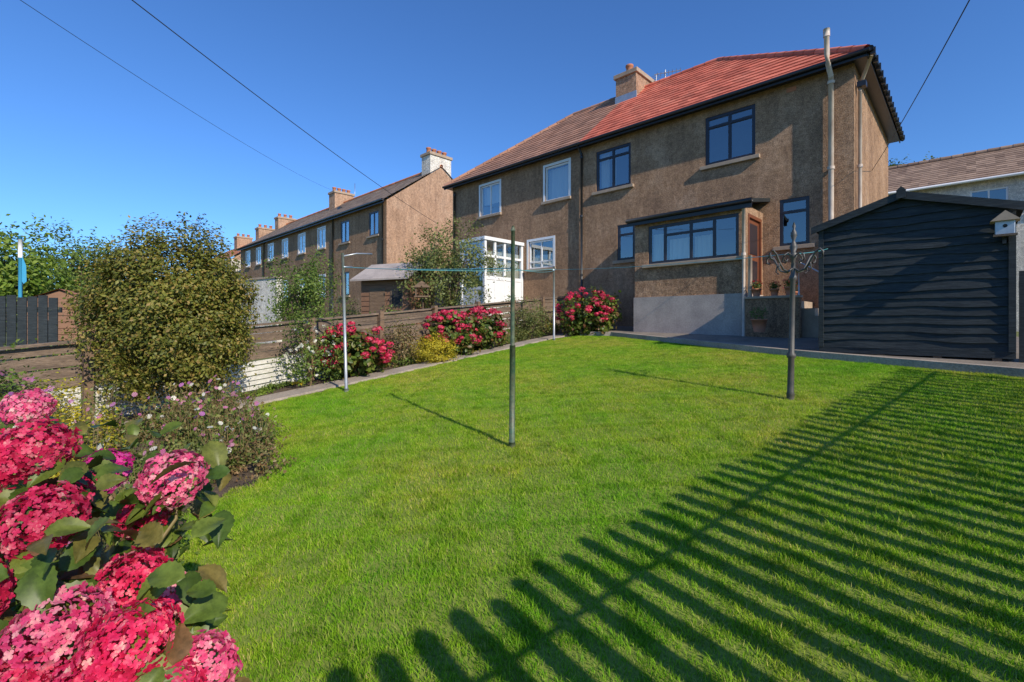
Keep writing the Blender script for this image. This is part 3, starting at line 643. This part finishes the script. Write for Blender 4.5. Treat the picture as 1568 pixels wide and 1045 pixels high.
while u<10.6:
    u1=u+1.55; za,zb=gz(u),gz(u1)
    plank(VP,FP,u-.05,u+.05,-.1,1.16+random.uniform(-.02,.06),.0,.12,za,za)
    for z0,z1 in ((.97,1.075),(.80,.95),(.65,.775),(.52,.63)):
        j=random.uniform(-.015,.015)
        plank(V,F,u+.0,u1,z0+j,z1+j,random.uniform(0,.05),.03,za+random.uniform(-.015,.015),zb+random.uniform(-.015,.015))
    plank(V,F,u,u1,1.085,1.12,.06,.13,za,zb)
    if u<2.5:
        for k in range(6):
            z0=.02+k*.082; plank(VW,FW,u+.06,u1-.06,z0,z0+.066,.005+.016*(k%2),.012,za,zb)
    else:
        for k in range(3):
            z0=.02+k*.165; plank(V,F,u,u1,z0,z0+.15,.01,.03,za,zb)
    u=u1
pymesh('boards',V,F,WOODG,LF); pymesh('posts',VP,FP,WOOD,LF); pymesh('white_slats',VW,FW,WSL,LF)

# ------------------------------------------------------------ poles
def post(name,x,y,h,r,mat,cap=True,lean=(0,0)):
    e=empty(name,(x,y,float(g(x,y))))
    tube('shaft',[(0,0,-.1),(lean[0]*.5,lean[1]*.5,h*.5),(lean[0],lean[1],h)],[r,r*.95,r*.85],mat,e,12)
    tube('ground_socket',[(0,0,-.05),(0,0,.05)],r*1.5,mat,e,12)
    return e
p1=post('washing_line_pole',0.0,4.53,2.09,.022,GREENPOLE,lean=(.01,0)); 
tube('sleeve',[(0,0,.0),(0.005,0,.98)],.028,GREENPOLE,p1,12); tube('cap',[(0.01,0,2.08),(0.01,0,2.13)],[.024,.012],GREENPOLE,p1,10); tube('hook',[(0,0,1.70),(.05,0,1.72),(.06,0,1.76),(.03,0,1.78)],.006,GREENPOLE,p1,6)
p2=post('washing_line_pole',-2.63,7.48,2.2,.026,GALV,lean=(-.06,0)); tube('cross_arm',[(-.06,0,2.15),(.15,.05,2.2),(.38,.1,2.2)],.013,GALV,p2,8); tube('cross_arm_b',[(-.06,0,1.98),(.1,.0,1.98)],.013,GALV,p2,8)
p4=post('washing_line_pole',1.15,12.9,2.04,.03,GALV); tube('pulley',[(0,-.05,1.95),(0,.05,1.95)],.04,GALV,p4,10)
# ornate iron post
OP=empty('ornate_iron_post',(3.4,5.75,float(g(3.4,5.75)))); OP.rotation_euler=(0,math.radians(1.2),0)
tube('column',[(0,0,-.1),(0,0,.06),(0,0,.07),(0,0,.10),(0,0,.5),(0,0,.52),(0,0,.55),(0,0,.58),(0,0,1.45),(0,0,1.47),(0,0,1.50),(0,0,1.53),(0,0,1.72),(0,0,1.74),(0,0,1.78),(0,0,1.80)],[.043,.043,.048,.038,.035,.050,.053,.034,.028,.042,.042,.026,.023,.042,.042,.023],IRON,OP,14)
tube('finial',[(0,0,1.80),(0,0,1.86),(0,0,1.9),(0,0,1.94),(0,0,2.0),(0,0,2.04),(0,0,2.08),(0,0,2.12),(0,0,2.17)],[.022,.045,.03,.014,.036,.032,.012,.02,.002],IRON,OP,12)
L_=[]
for k in range(4):
    a=k*math.pi/2+.35; c_,s_=math.cos(a),math.sin(a)
    pr=[(0.02,1.60),(.08,1.56),(.16,1.58),(.22,1.66),(.28,1.76),(.34,1.80),(.38,1.76),(.37,1.70),(.33,1.69)]
    L_.append(([(u*c_,u*s_,z) for u,z in pr],.012))
    pr=[(.03,1.76),(.09,1.79),(.14,1.76),(.15,1.70),(.11,1.68),(.09,1.71)]
    L_.append(([(u*c_,u*s_,z) for u,z in pr],.008)); L_.append(([(.22*c_,.22*s_,1.66),(.24*c_,.24*s_,1.58),(.20*c_,.20*s_,1.55)],.008))
tubes('scroll_arms',L_,IRON,OP,6)
def cable(name,a,b,sag,r,mat,n=24):
    a,b=Vector(a),Vector(b); P=[]
    for i in range(n+1):
        f=i/n; q=a.lerp(b,f); q.z-=sag*4*f*(1-f); P.append(q)
    return tube(name,P,r,mat,None,5)
def top(x,y,h): return (x,y,float(g(x,y))+h)
cable('washing_line',top(-2.69,7.48,1.98),top(0,4.53,1.72),.02,.0045,LINE); cable('washing_line',top(-2.69,7.48,1.98),top(1.15,12.9,1.95),.05,.006,LINE)
cable('washing_line',top(1.15,12.9,1.95),top(3.42,5.75,1.78),.05,.0045,LINE); cable('washing_line',top(1.15,12.9,1.92),top(0,4.53,1.72),.04,.0045,LINE)
cable('washing_line',top(3.42,5.75,1.78),(5.6,8.35,1.32),.02,.0045,LINE)
def at(px,py,d): return ((px-784)/721*d,d,(495-py)/721*d)
cable('overhead_cable',(-5.27,6,4.45),(-3.2,20.5,4.3),.15,.008,WIRE)
cable('overhead_cable',(-8.9,8,5.85),(-13.0,34,9.6),.3,.006,WIRE)
cable('overhead_cable',(4.95,5,3.6),HW(-.02,2.4,4.1),.08,.007,WIRE)

# ------------------------------------------------------------ vegetation helpers
def foliage(name,par,cx,cy,z0,rx,ry,h,n,size,mat,clumps=60,spread=.16,inner=.25,up=.4,tmpl=(LEAF_V,LEAF_F),shape=0.0,lump=.15,rmin=.55):
    C=sph(clumps)*(rng.uniform(rmin,1.0+lump,(clumps,1)))
    ci=rng.integers(0,clumps,n); P=C[ci]+rng.normal(size=(n,3))*spread
    k=int(n*inner); P[:k]=sph(k)*rng.uniform(0,.8,(k,1))
    N=P/(np.linalg.norm(P,axis=1,keepdims=True)+1e-6)+rng.normal(size=(n,3))*.7+np.array([0,0,up])
    zz=P[:,2]; tw=1-shape*np.clip(zz,-1,1)
    Wd=np.stack([cx+P[:,0]*rx*tw,cy+P[:,1]*ry*tw,z0+h/2+zz*h/2],1)
    keep=Wd[:,2]>z0-.0
    Wd=Wd[keep];N=N[keep]
    V,F=copies(tmpl[0],tmpl[1],Wd,frames(N),rng.uniform(.65,1.25,len(Wd))*size)
    return arrmesh(name,V,F,mat,par)
def limbs(par,x,y,z0,h,r,spr,n=6,mat=BARK,split=.35):
    L_=[([(x,y,z0-.1),(x+.03*h,y,z0+h*split),(x+.02*h,y+.02*h,z0+h*.75)],[r,r*.75,r*.3])]
    for i in range(n):
        a=i*2.4+random.random(); f=split*random.uniform(.5,1.4); e_=spr*random.uniform(.6,1)
        p0=(x+.03*h*min(1,f/split),y,z0+h*f)
        p1_=(x+math.cos(a)*e_*.5,y+math.sin(a)*e_*.5,z0+h*(f+.22)); p2_=(x+math.cos(a)*e_,y+math.sin(a)*e_,z0+h*random.uniform(.65,.95))
        L_.append(([p0,p1_,p2_],[r*.5,r*.35,r*.08]))
        for k in range(2):
            b=a+random.uniform(-.9,.9); L_.append(([p1_,(p1_[0]+math.cos(b)*spr*.3,p1_[1]+math.sin(b)*spr*.3,p1_[2]+h*.2)],[r*.25,r*.05]))
    tubes('limbs',L_,mat,par,6)
G_OLIVE=leafmat('olive_foliage',[(.10,.12,.02),(.17,.19,.032),(.27,.26,.05),(.36,.24,.075)],.32)
G_MID=leafmat('green_foliage',[(.08,.14,.025),(.14,.22,.04),(.22,.29,.06)],.35)
G_LT=leafmat('bright_foliage',[(.13,.22,.03),(.2,.31,.045),(.3,.38,.07)],.4)
G_APPLE=leafmat('apple_foliage',[(.12,.16,.045),(.18,.22,.065),(.27,.26,.09)],.3)
G_DARK=leafmat('dark_foliage',[(.07,.11,.025),(.11,.16,.035),(.16,.21,.055)],.3)
G_YEL=leafmat('golden_foliage',[(.42,.36,.025),(.62,.50,.035),(.50,.47,.06)],.35)
G_HYD=leafmat('hydrangea_leaves',[(.05,.10,.015),(.10,.17,.026),(.17,.23,.04),(.19,.09,.045)],.3,.42,pv=28)
G_BROWN=leafmat('bronze_foliage',[(.20,.11,.06),(.28,.19,.09),(.17,.18,.06),(.34,.22,.13)],.3)
PC=[(.34,.004,.035),(.52,.008,.060),(.66,.016,.10),(.76,.04,.15),(.82,.16,.25),(.86,.50,.46)]
HPINK=leafmat('hydrangea_petals',PC,.3,.6,mott=30)
HPALE=leafmat('pale_hydrangea_petals',[(.56,.02,.11),(.70,.05,.2),(.78,.12,.28),(.84,.32,.42),(.87,.62,.56)],.3,.6,mott=30)
HMAG=leafmat('magenta_hydrangea_petals',[(.55,.008,.22),(.68,.02,.30),(.78,.10,.42)],.3,.6)
HCRIM=leafmat('crimson_hydrangea_petals',[(.42,.008,.045),(.62,.014,.075),(.72,.045,.14),(.74,.16,.24)],.25,.6)
PURP=leafmat('purple_petals',[(.45,.10,.5),(.62,.25,.62),(.7,.2,.42)],.4); WHT=leafmat('white_petals',[(.78,.75,.7),(.82,.82,.78)],.3); PNK=leafmat('pink_petals',[(.75,.18,.45),(.8,.38,.58)],.4)
# big bush
B=empty('large_shrub'); bx,by=-4.66,6.45; bz=float(g(bx,by))
foliage('leaves',B,bx,by,bz+.20,.98,.92,2.33,56000,.052,G_OLIVE,230,.085,.34,.5,shape=.12,lump=.04,rmin=.72)
foliage('leaf_tips',B,bx,by,bz+.42,.95,.9,2.26,4000,.045,G_OLIVE,140,.045,.0,.8,lump=.12,rmin=.95,shape=.12)
limbs(B,bx,by,bz,1.9,.05,.7,12)
B=empty('apple_tree'); x,y=-1.9,14.3; z=float(g(x,y)); foliage('leaves',B,x,y,z+1.0,1.25,1.2,2.35,9500,.085,G_APPLE,60,.13,.15,.5,lump=.25); limbs(B,x,y,z,3.2,.07,1.1,9)
B=empty('small_tree'); x,y=-5.6,12.6; z=float(g(x,y)); foliage('leaves',B,x,y,z+.5,.8,.75,2.15,8500,.07,G_MID,50,.14,.2,.5,lump=.2); limbs(B,x,y,z,2.3,.05,.6,8)
for (x,y,r,zt,m_,n_) in ((-19.6,18.0,1.7,3.9,G_LT,11000),(-24.3,26,1.9,4.9,G_MID,9000),(-25.5,30,2.2,4.6,G_APPLE,8000),(-19.5,29,1.6,2.6,G_DARK,6000)):
    B=empty('garden_tree'); z=float(g(x,y)); foliage('leaves',B,x,y,z+1,r,r,zt-z-1,n_,.18,m_,80,.13,.25,.4,lump=.2); limbs(B,x,y,z,zt-z-.5,.14,r*.8,8)
B=empty('garden_tree'); foliage('leaves',B,34,41.5,9,3,3,4.8,5000,.3,G_DARK,60,.15,.2); limbs(B,34,41.5,-1,13,.3,2.2,8)
B=empty('distant_trees')
for i in range(22):
    a=-1.35+i*.05; d=60+random.uniform(-6,14); cx_,cy_=d*a*.9, d
    foliage('crowns',B,cx_,cy_,-1.5,4,3.5,random.uniform(4.5,7.5),1600,.55,G_DARK if i%2 else G_MID,30,.16,.3)
for (x,y,r,h,n_,m_) in ((-8.6,9.0,.7,1.0,2500,G_MID),(-7.2,10.8,.8,1.15,2500,G_APPLE),(-3.2,12.6,.6,1.15,2200,G_MID),(-1.2,13.6,.5,1.1,1500,G_DARK),(.1,15.9,.5,1.3,1500,G_MID),(-9.8,13.5,1.2,1.5,3500,G_DARK),(-12.5,10.5,1.0,1.2,3000,G_MID),(-6.2,17.5,1.2,1.6,2500,G_DARK)):
    B=empty('garden_shrub'); z=float(g(x,y)); foliage('leaves',B,x,y,z-.05,r,r,h,n_,.07,m_,40,.16,.3); limbs(B,x,y,z,h*.7,.02,r*.6,6)
def gp(x,y): return float(g(x,y))
def hyd_far(x,y,rx,ry,h,nh,seed,mat=HCRIM,head=.095):
    B=empty('hydrangea_bush'); z=gp(x,y)
    foliage('leaves',B,x,y,z-.05,rx*.95,ry*.95,h*.98,int(3200*rx*ry/.5),.10,G_HYD,60,.12,.3,.6,(BIG_V,BIG_F))
    D_=sph(nh*3); D_=D_[D_[:,2]>-.35][:nh]; c=np.array([x,y,z+h*.48]); C=D_*np.array([rx,ry,h*.5])*rng.uniform(.88,1.05,(len(D_),1))+c
    n=50; T_=[];Nn=[]
    for q,d in zip(C,D_):
        s_=sph(n); s_[:,2]=np.abs(s_[:,2])*np.sign(s_[:,2]+.55); r=head*random.uniform(.6,1.15); T_.append(q+s_*np.array([r,r,r*.75])); Nn.append(s_+rng.normal(size=s_.shape)*.25)
    P=np.concatenate(T_);N=np.concatenate(Nn); V,F=copies(FV,FF_,P,frames(N),rng.uniform(.018,.027,len(P))); arrmesh('flower_heads',V,F,mat,B)
    limbs(B,x,y,z,h*.6,.015,rx*.6,8,STEM)
hyd_far(-2.92,8.75,.62,.6,1.0,60,1); hyd_far(-1.38,10.9,.62,.7,1.08,56,2); hyd_far(-.75,11.75,.6,.65,1.05,50,3); hyd_far(2.2,13.9,.88,.8,1.35,75,4)
B=empty('bronze_shrub'); foliage('leaves',B,-2.25,9.75,gp(-2.25,9.75)-.03,.38,.4,.95,2200,.05,G_BROWN,35,.17,.2); limbs(B,-2.25,9.75,gp(-2.25,9.75),.7,.012,.3,8)
B=empty('golden_conifer'); foliage('leaves',B,-1.66,9.92,gp(-1.66,9.92)-.03,.48,.40,.66,6000,.035,G_YEL,50,.12,.2,1.2); limbs(B,-1.66,9.92,gp(-1.66,9.92),.35,.015,.3,6)
B=empty('green_shrub'); foliage('leaves',B,.55,13.45,gp(.55,13.45)-.03,.56,.55,1.1,4500,.05,G_APPLE,45,.16,.25); limbs(B,.55,13.45,gp(.55,13.45),.8,.02,.4,8)
B=empty('rose_bush'); x,y=-3.42,7.98; z=gp(x,y); foliage('leaves',B,x,y,z+.05,.40,.40,1.15,1900,.055,G_MID,30,.2,.1,lump=.3); limbs(B,x,y,z,1.15,.012,.35,10,STEM)
D_=sph(30); P=D_*np.array([.40,.40,.52])*rng.uniform(.7,1.1,(30,1))+np.array([x,y,z+.68]); P=np.repeat(P,5,0)+rng.normal(size=(150,3))*.014; V,F=copies(FV,FF_,P,frames(sph(150)+np.array([0,-.6,.6])),rng.uniform(.022,.033,150)); arrmesh('roses',V,F,WHT,B)
B=empty('border_plants')
for i in range(40):
    u=i*.25+.1; small=.3 if u<1.5 else 1; q=np.array([-4.1,7.25])+bd*u+bn*random.uniform(.02,.6); foliage('clump',B,q[0],q[1],gp(*q)-.03,random.uniform(.12,.26),random.uniform(.12,.26),random.uniform(.2,.45)*small,420,.042,random.choice([G_MID,G_APPLE,G_BROWN,G_LT,G_YEL,G_MID]),14,.2,.3)
# wildflower border
WB=empty('wildflower_border')
DA_V=[(0,0,0)];DA_F=[]
for i in range(8):
    a=i*math.pi/4; DA_V+=[(math.cos(a-.3)*.95,math.sin(a-.3)*.95,.1),(math.cos(a+.3)*.95,math.sin(a+.3)*.95,.1)]; DA_F.append((0,1+2*i,2+2*i))
bedpoly=[(-2.1,2.8),(-2.45,3.5),(-2.08,4.15),(-2.55,5.0),(-3.15,5.85),(-3.75,6.5),(-4.3,6.2),(-7.2,3.8),(-4.5,2.0),(-2.4,1.6)]
cl=[]
while len(cl)<260:
    x,y=random.uniform(-7,-2),random.uniform(1.7,6.4)
    if not inpoly(x,y,bedpoly): continue
    hh=random.uniform(.25,.68)*(1.0 if x<-3 else .72)
    if x<-2.6 and y<3.5: hh=min(hh,.3)
    if (x+3.55)**2+(y-3.75)**2<.12: continue
    cl.append((x,y,hh))
fl={0:[],1:[],2:[]}; leafP=[]; stems=[]
for (x,y,h) in cl:
    z=gp(x,y)
    for k in range(9):
        a=random.uniform(0,6.28); l=random.uniform(.05,.3)*h; hh=h*random.uniform(.6,1.15)
        tipp=(x+math.cos(a)*l*1.2,y+math.sin(a)*l*1.2,z+hh); stems.append(([(x+math.cos(a)*.03,y+math.sin(a)*.03,z),(x+math.cos(a)*l*.5,y+math.sin(a)*l*.5,z+hh*.6),tipp],[.004,.003,.0015]))
        for j in range(10):
            f=random.uniform(.1,1); leafP.append((x+math.cos(a)*l*f+random.gauss(0,.03),y+math.sin(a)*l*f+random.gauss(0,.03),z+hh*f))
        if random.random()<.14: fl[random.choice([0,0,1,2,2])].append(tipp)
tubes('stems',stems,STEM,WB,3)
P=np.array(leafP); n=len(P); half=rng.random(n)
for nm,mk,mt,sz in (('leaves_a',half<.38,G_MID,.042),('leaves_b',(half>=.38)&(half<.75),G_BROWN,.038),('leaves_c',half>=.75,G_APPLE,.045)):
    V,F=copies(LEAF_V,LEAF_F,P[mk],frames(sph(mk.sum())+np.array([0,0,.5])),rng.uniform(.7,1.5,mk.sum())*sz); arrmesh(nm,V,F,mt,WB)
for k,mt in ((0,PURP),(1,WHT),(2,PNK)):
    P=np.array(fl[k]); V,F=copies(DA_V,DA_F,P,frames(sph(len(P))*.6+np.array([.2,-.7,.7])),rng.uniform(.016,.034,len(P))); arrmesh('flowers',V,F,mt,WB)
for i in range(90):
    x,y=cl[i][:2]; foliage('groundcover',WB,x,y,gp(x,y)-.05,.24,.24,.28,420,.035,random.choice([G_MID,G_APPLE,G_BROWN,G_APPLE]),14,.2,.3)
B=empty('golden_shrub'); x,y=-3.5,3.7; foliage('leaves',B,x,y,gp(x,y)+.0,.28,.28,.88,3800,.03,G_YEL,35,.13,.2,.9); limbs(B,x,y,gp(x,y),.6,.015,.2,6)
B=empty('flowering_shrub'); x,y=-5.7,5.2; z=gp(x,y); foliage('leaves',B,x,y,z,.45,.45,.95,2600,.05,G_MID,35,.18,.2,lump=.3); limbs(B,x,y,z,.8,.012,.35,9,STEM)
P=sph(50)*np.array([.45,.45,.45])+np.array([x,y,z+.55]); V,F=copies(DA_V,DA_F,P,frames(sph(50)+np.array([.3,-.7,.5])),rng.uniform(.025,.045,50)); arrmesh('flowers',V,F,PURP,B)
# ------------------------------------------------------------ foreground hydrangea
HB=empty('pink_hydrangea')
heads=[(45,625,1.75,.080,2),(50,690,1.15,.085,0),(-20,720,1.1,.08,0),(158,722,1.5,.076,3),(262,735,1.3,.083,1),(62,800,1.05,.086,0),(222,788,1.35,.070,0),(205,888,1.1,.076,0),(268,912,1.12,.056,1),(88,968,.92,.086,1),(200,985,.88,.080,0),(315,1020,.95,.064,1),(20,1050,.85,.06,0),(135,1055,.84,.07,0),(255,1070,.86,.06,0),(-60,930,.9,.08,0),(-60,700,1.3,.1,0),(-90,850,1.1,.1,0),(110,745,1.32,.055,0)]
FL={0:[],1:[],2:[],3:[]}; FNm={0:[],1:[],2:[],3:[]}; stems=[]; HC=[]
root=np.array([-1.15,.75,gp(-1.15,.75)])
for (px,py_,d,r,kind) in heads:
    c=np.array(at(px,py_,d)); HC.append((c,r)); n=int(420*(r/.09)**2)
    i=np.arange(n)+.5; ph=np.arccos(1-1.72*i/n); th=np.pi*(1+5**.5)*i
    s_=np.stack([np.cos(th)*np.sin(ph),np.sin(th)*np.sin(ph),np.cos(ph)],1)
    tl=Vector((random.uniform(-.3,.35),random.uniform(-.65,-.1),1)).normalized(); Rm=np.array(Vector((0,0,1)).rotation_difference(tl).to_matrix())
    ku=sph(10); lumpv=np.clip((s_@ku.T),0,1).max(1)[:,None]**5
    rr=r*(.82+.20*lumpv+rng.normal(size=(n,1))*.055)
    P=(s_*rr*np.array([1,1,.80]))@Rm.T+c; N=s_@Rm.T+rng.normal(size=(n,3))*.40
    FL[kind].append(P); FNm[kind].append(N)
    cb=c-np.array(tl)*r*.5; mid_=(root+cb)/2+np.array([random.uniform(-.1,.1),random.uniform(-.05,.15),.1]); b0=root+np.array([random.uniform(-.35,.25),random.uniform(-.3,.5),0])
    stems.append(([b0,mid_,cb-np.array([0,0,.08]),cb],[.008,.006,.005,.004]))
mats_={0:HPINK,1:HPALE,2:HPALE,3:HMAG}
for k in FL:
    if FL[k]:
        P=np.concatenate(FL[k]); N=np.concatenate(FNm[k]); V,F=copies(FNV,FNF,P,frames(N),rng.uniform(.0065,.0104,len(P))); arrmesh('flower_heads',V,F,mats_[k],HB,)
tubes('stems',stems,STEM,HB,6)
LP=[];LN=[]
for (c,r) in HC:
    for k in range(15):
        a=random.uniform(0,6.28); q=c+np.array([math.cos(a)*r*random.uniform(.75,1.35),math.sin(a)*r*random.uniform(.4,1.0),-r*random.uniform(.45,1.7)]); LP.append(q); LN.append((math.cos(a)*.7,math.sin(a)*.7-.3,.8))
for k in range(950):
    q=np.array([random.uniform(-1.9,-.50),random.uniform(.85,1.75),0]); 
    if q[0]>-.60*q[1]-.02: continue
    q[2]=random.uniform(-1.35,-.36); LP.append(q); LN.append((random.gauss(.1,.5),random.gauss(-.4,.5),.8))
LP=np.array(LP);LN=np.array(LN); V,F=copies(DLV,DLF,LP,frames(LN),rng.uniform(.055,.105,len(LP))); arrmesh('leaves',V,F,G_HYD,HB,True)

# ------------------------------------------------------------ things beyond the fence
K=empty('wooden_playhouse',(-3.85,14.5,0),RZ+.35); kz=gp(-4,14.6)+.28
box('walls',K,-1.0,.8,-.0,1.4,kz-.5,kz+1.75,WOODR)
boxes('boards',K,[(-1.0,.8,-.02,-.002,kz-.27+i*.16,kz-.135+i*.16) for i in range(12)],WOODR); boxes('side_boards',K,[(.802,.82,.0,1.4,kz-.27+i*.16,kz-.135+i*.16) for i in range(12)],WOODR)
V=[(-1.2,-.3,kz+1.62),(1.0,-.3,kz+1.62),(1.0,.70,kz+2.2),(-1.2,.70,kz+2.2),(1.0,1.65,kz+1.65),(-1.2,1.65,kz+1.65)]; V+=[(a,b,c+.05) for a,b,c in V]
pymesh('roof',V,[(0,3,2,1),(3,5,4,2),(6,7,8,9),(9,8,10,11),(0,1,7,6),(4,5,11,10),(1,2,8,7),(2,4,10,8),(0,6,9,3),(3,9,11,5)],PLINTH,K)
pymesh('gable_end',[(.81,0,kz+1.7),(.81,1.4,kz+1.7),(.81,.7,kz+2.15)],[(0,1,2)],WOODR,K)
box('window',K,.2,.6,-.035,-.021,kz+.85,kz+1.3,INT); boxes('window_frame',K,[(.17,.2,-.045,-.02,kz+.82,kz+1.33),(.6,.63,-.045,-.02,kz+.82,kz+1.33),(.2,.6,-.045,-.02,kz+1.3,kz+1.33),(.2,.6,-.045,-.02,kz+.82,kz+.85)],WOODG); box('door',K,-.65,-.05,-.035,-.021,kz-.2,kz+1.4,WOOD)
K=empty('timber_hut',(-10.75,11.2,0),.5); kz=gp(-10.75,11.2)+.15; box('walls',K,-.7,.7,0,1.5,kz-.2,kz+1.55,WOODR); boxes('boards',K,[(-.7,.7,-.02,-.002,kz+.05+i*.15,kz+.18+i*.15) for i in range(10)],WOODR)
pymesh('gable',[(-.7,-.01,kz+1.55),(.7,-.01,kz+1.55),(0,-.01,kz+1.85)],[(0,1,2)],WOODR,K); V=[(-.85,-.1,kz+1.5),(0,-.1,kz+1.88),(.85,-.1,kz+1.5),(-.85,1.6,kz+1.5),(0,1.6,kz+1.88),(.85,1.6,kz+1.5)]; pymesh('roof',V,[(0,1,4,3),(1,2,5,4)],TERRA,K)
K=empty('white_garden_wall',(-9.6,17.6,0),RZ+.2); kz=gp(-9.6,17.6); box('wall',K,-1.6,1.4,0,.2,kz-.2,kz+2.35,WHITEWALL); box('cope',K,-1.65,1.45,-.04,.24,kz+2.352,kz+2.42,SILL)
K=empty('dark_garden_fence',(-10.6,8.4,0),.25); kz=-1.2; boxes('boards',K,[(i*.16,i*.16+.14,0,.02,kz,kz+1.68+.02*(i%3)) for i in range(13)],BLACKWOOD); boxes('rails',K,[(0,2.1,.021,.07,kz+.4,kz+.5),(0,2.1,.021,.07,kz+1.4,kz+1.5)],BLACKWOOD)
K=empty('blue_flag_pole',(-9.4,9.0,0)); tube('pole',[(0,0,-1.3),(0,0,1.66)],.03,BLUEP,K,10); tube('white_band',[(0,0,1.25),(0,0,1.6)],.034,WHITEP,K,10); pymesh('flag',[(.03,0,1.3),(.1,.01,1.1),(.1,.02,.8),(.05,.01,.75),(.03,0,.8)],[(0,1,2,3,4)],BLUEP,K)
K=empty('bird_table',(-2.5,13.2,0)); kz=gp(-2.5,13.2); tube('post',[(0,0,kz),(0,0,kz+1.35)],.03,WOOD,K,8); box('tray',K,-.2,.2,-.2,.2,kz+1.35,kz+1.39,WOOD); pymesh('roof',[(-.25,-.2,kz+1.62),(.25,-.2,kz+1.62),(.25,.2,kz+1.62),(-.25,.2,kz+1.62),(-.0,-.2,kz+1.8),(0,.2,kz+1.8)],[(0,1,4),(3,5,2),(0,4,5,3),(1,2,5,4),(0,3,2,1)],WOOD,K); boxes('posts',K,[(x,x+.03,-.15,-.12,kz+1.39,kz+1.62) for x in (-.18,.15)],WOOD)
print('objects',len(bpy.data.objects),'tiles',len(pts))
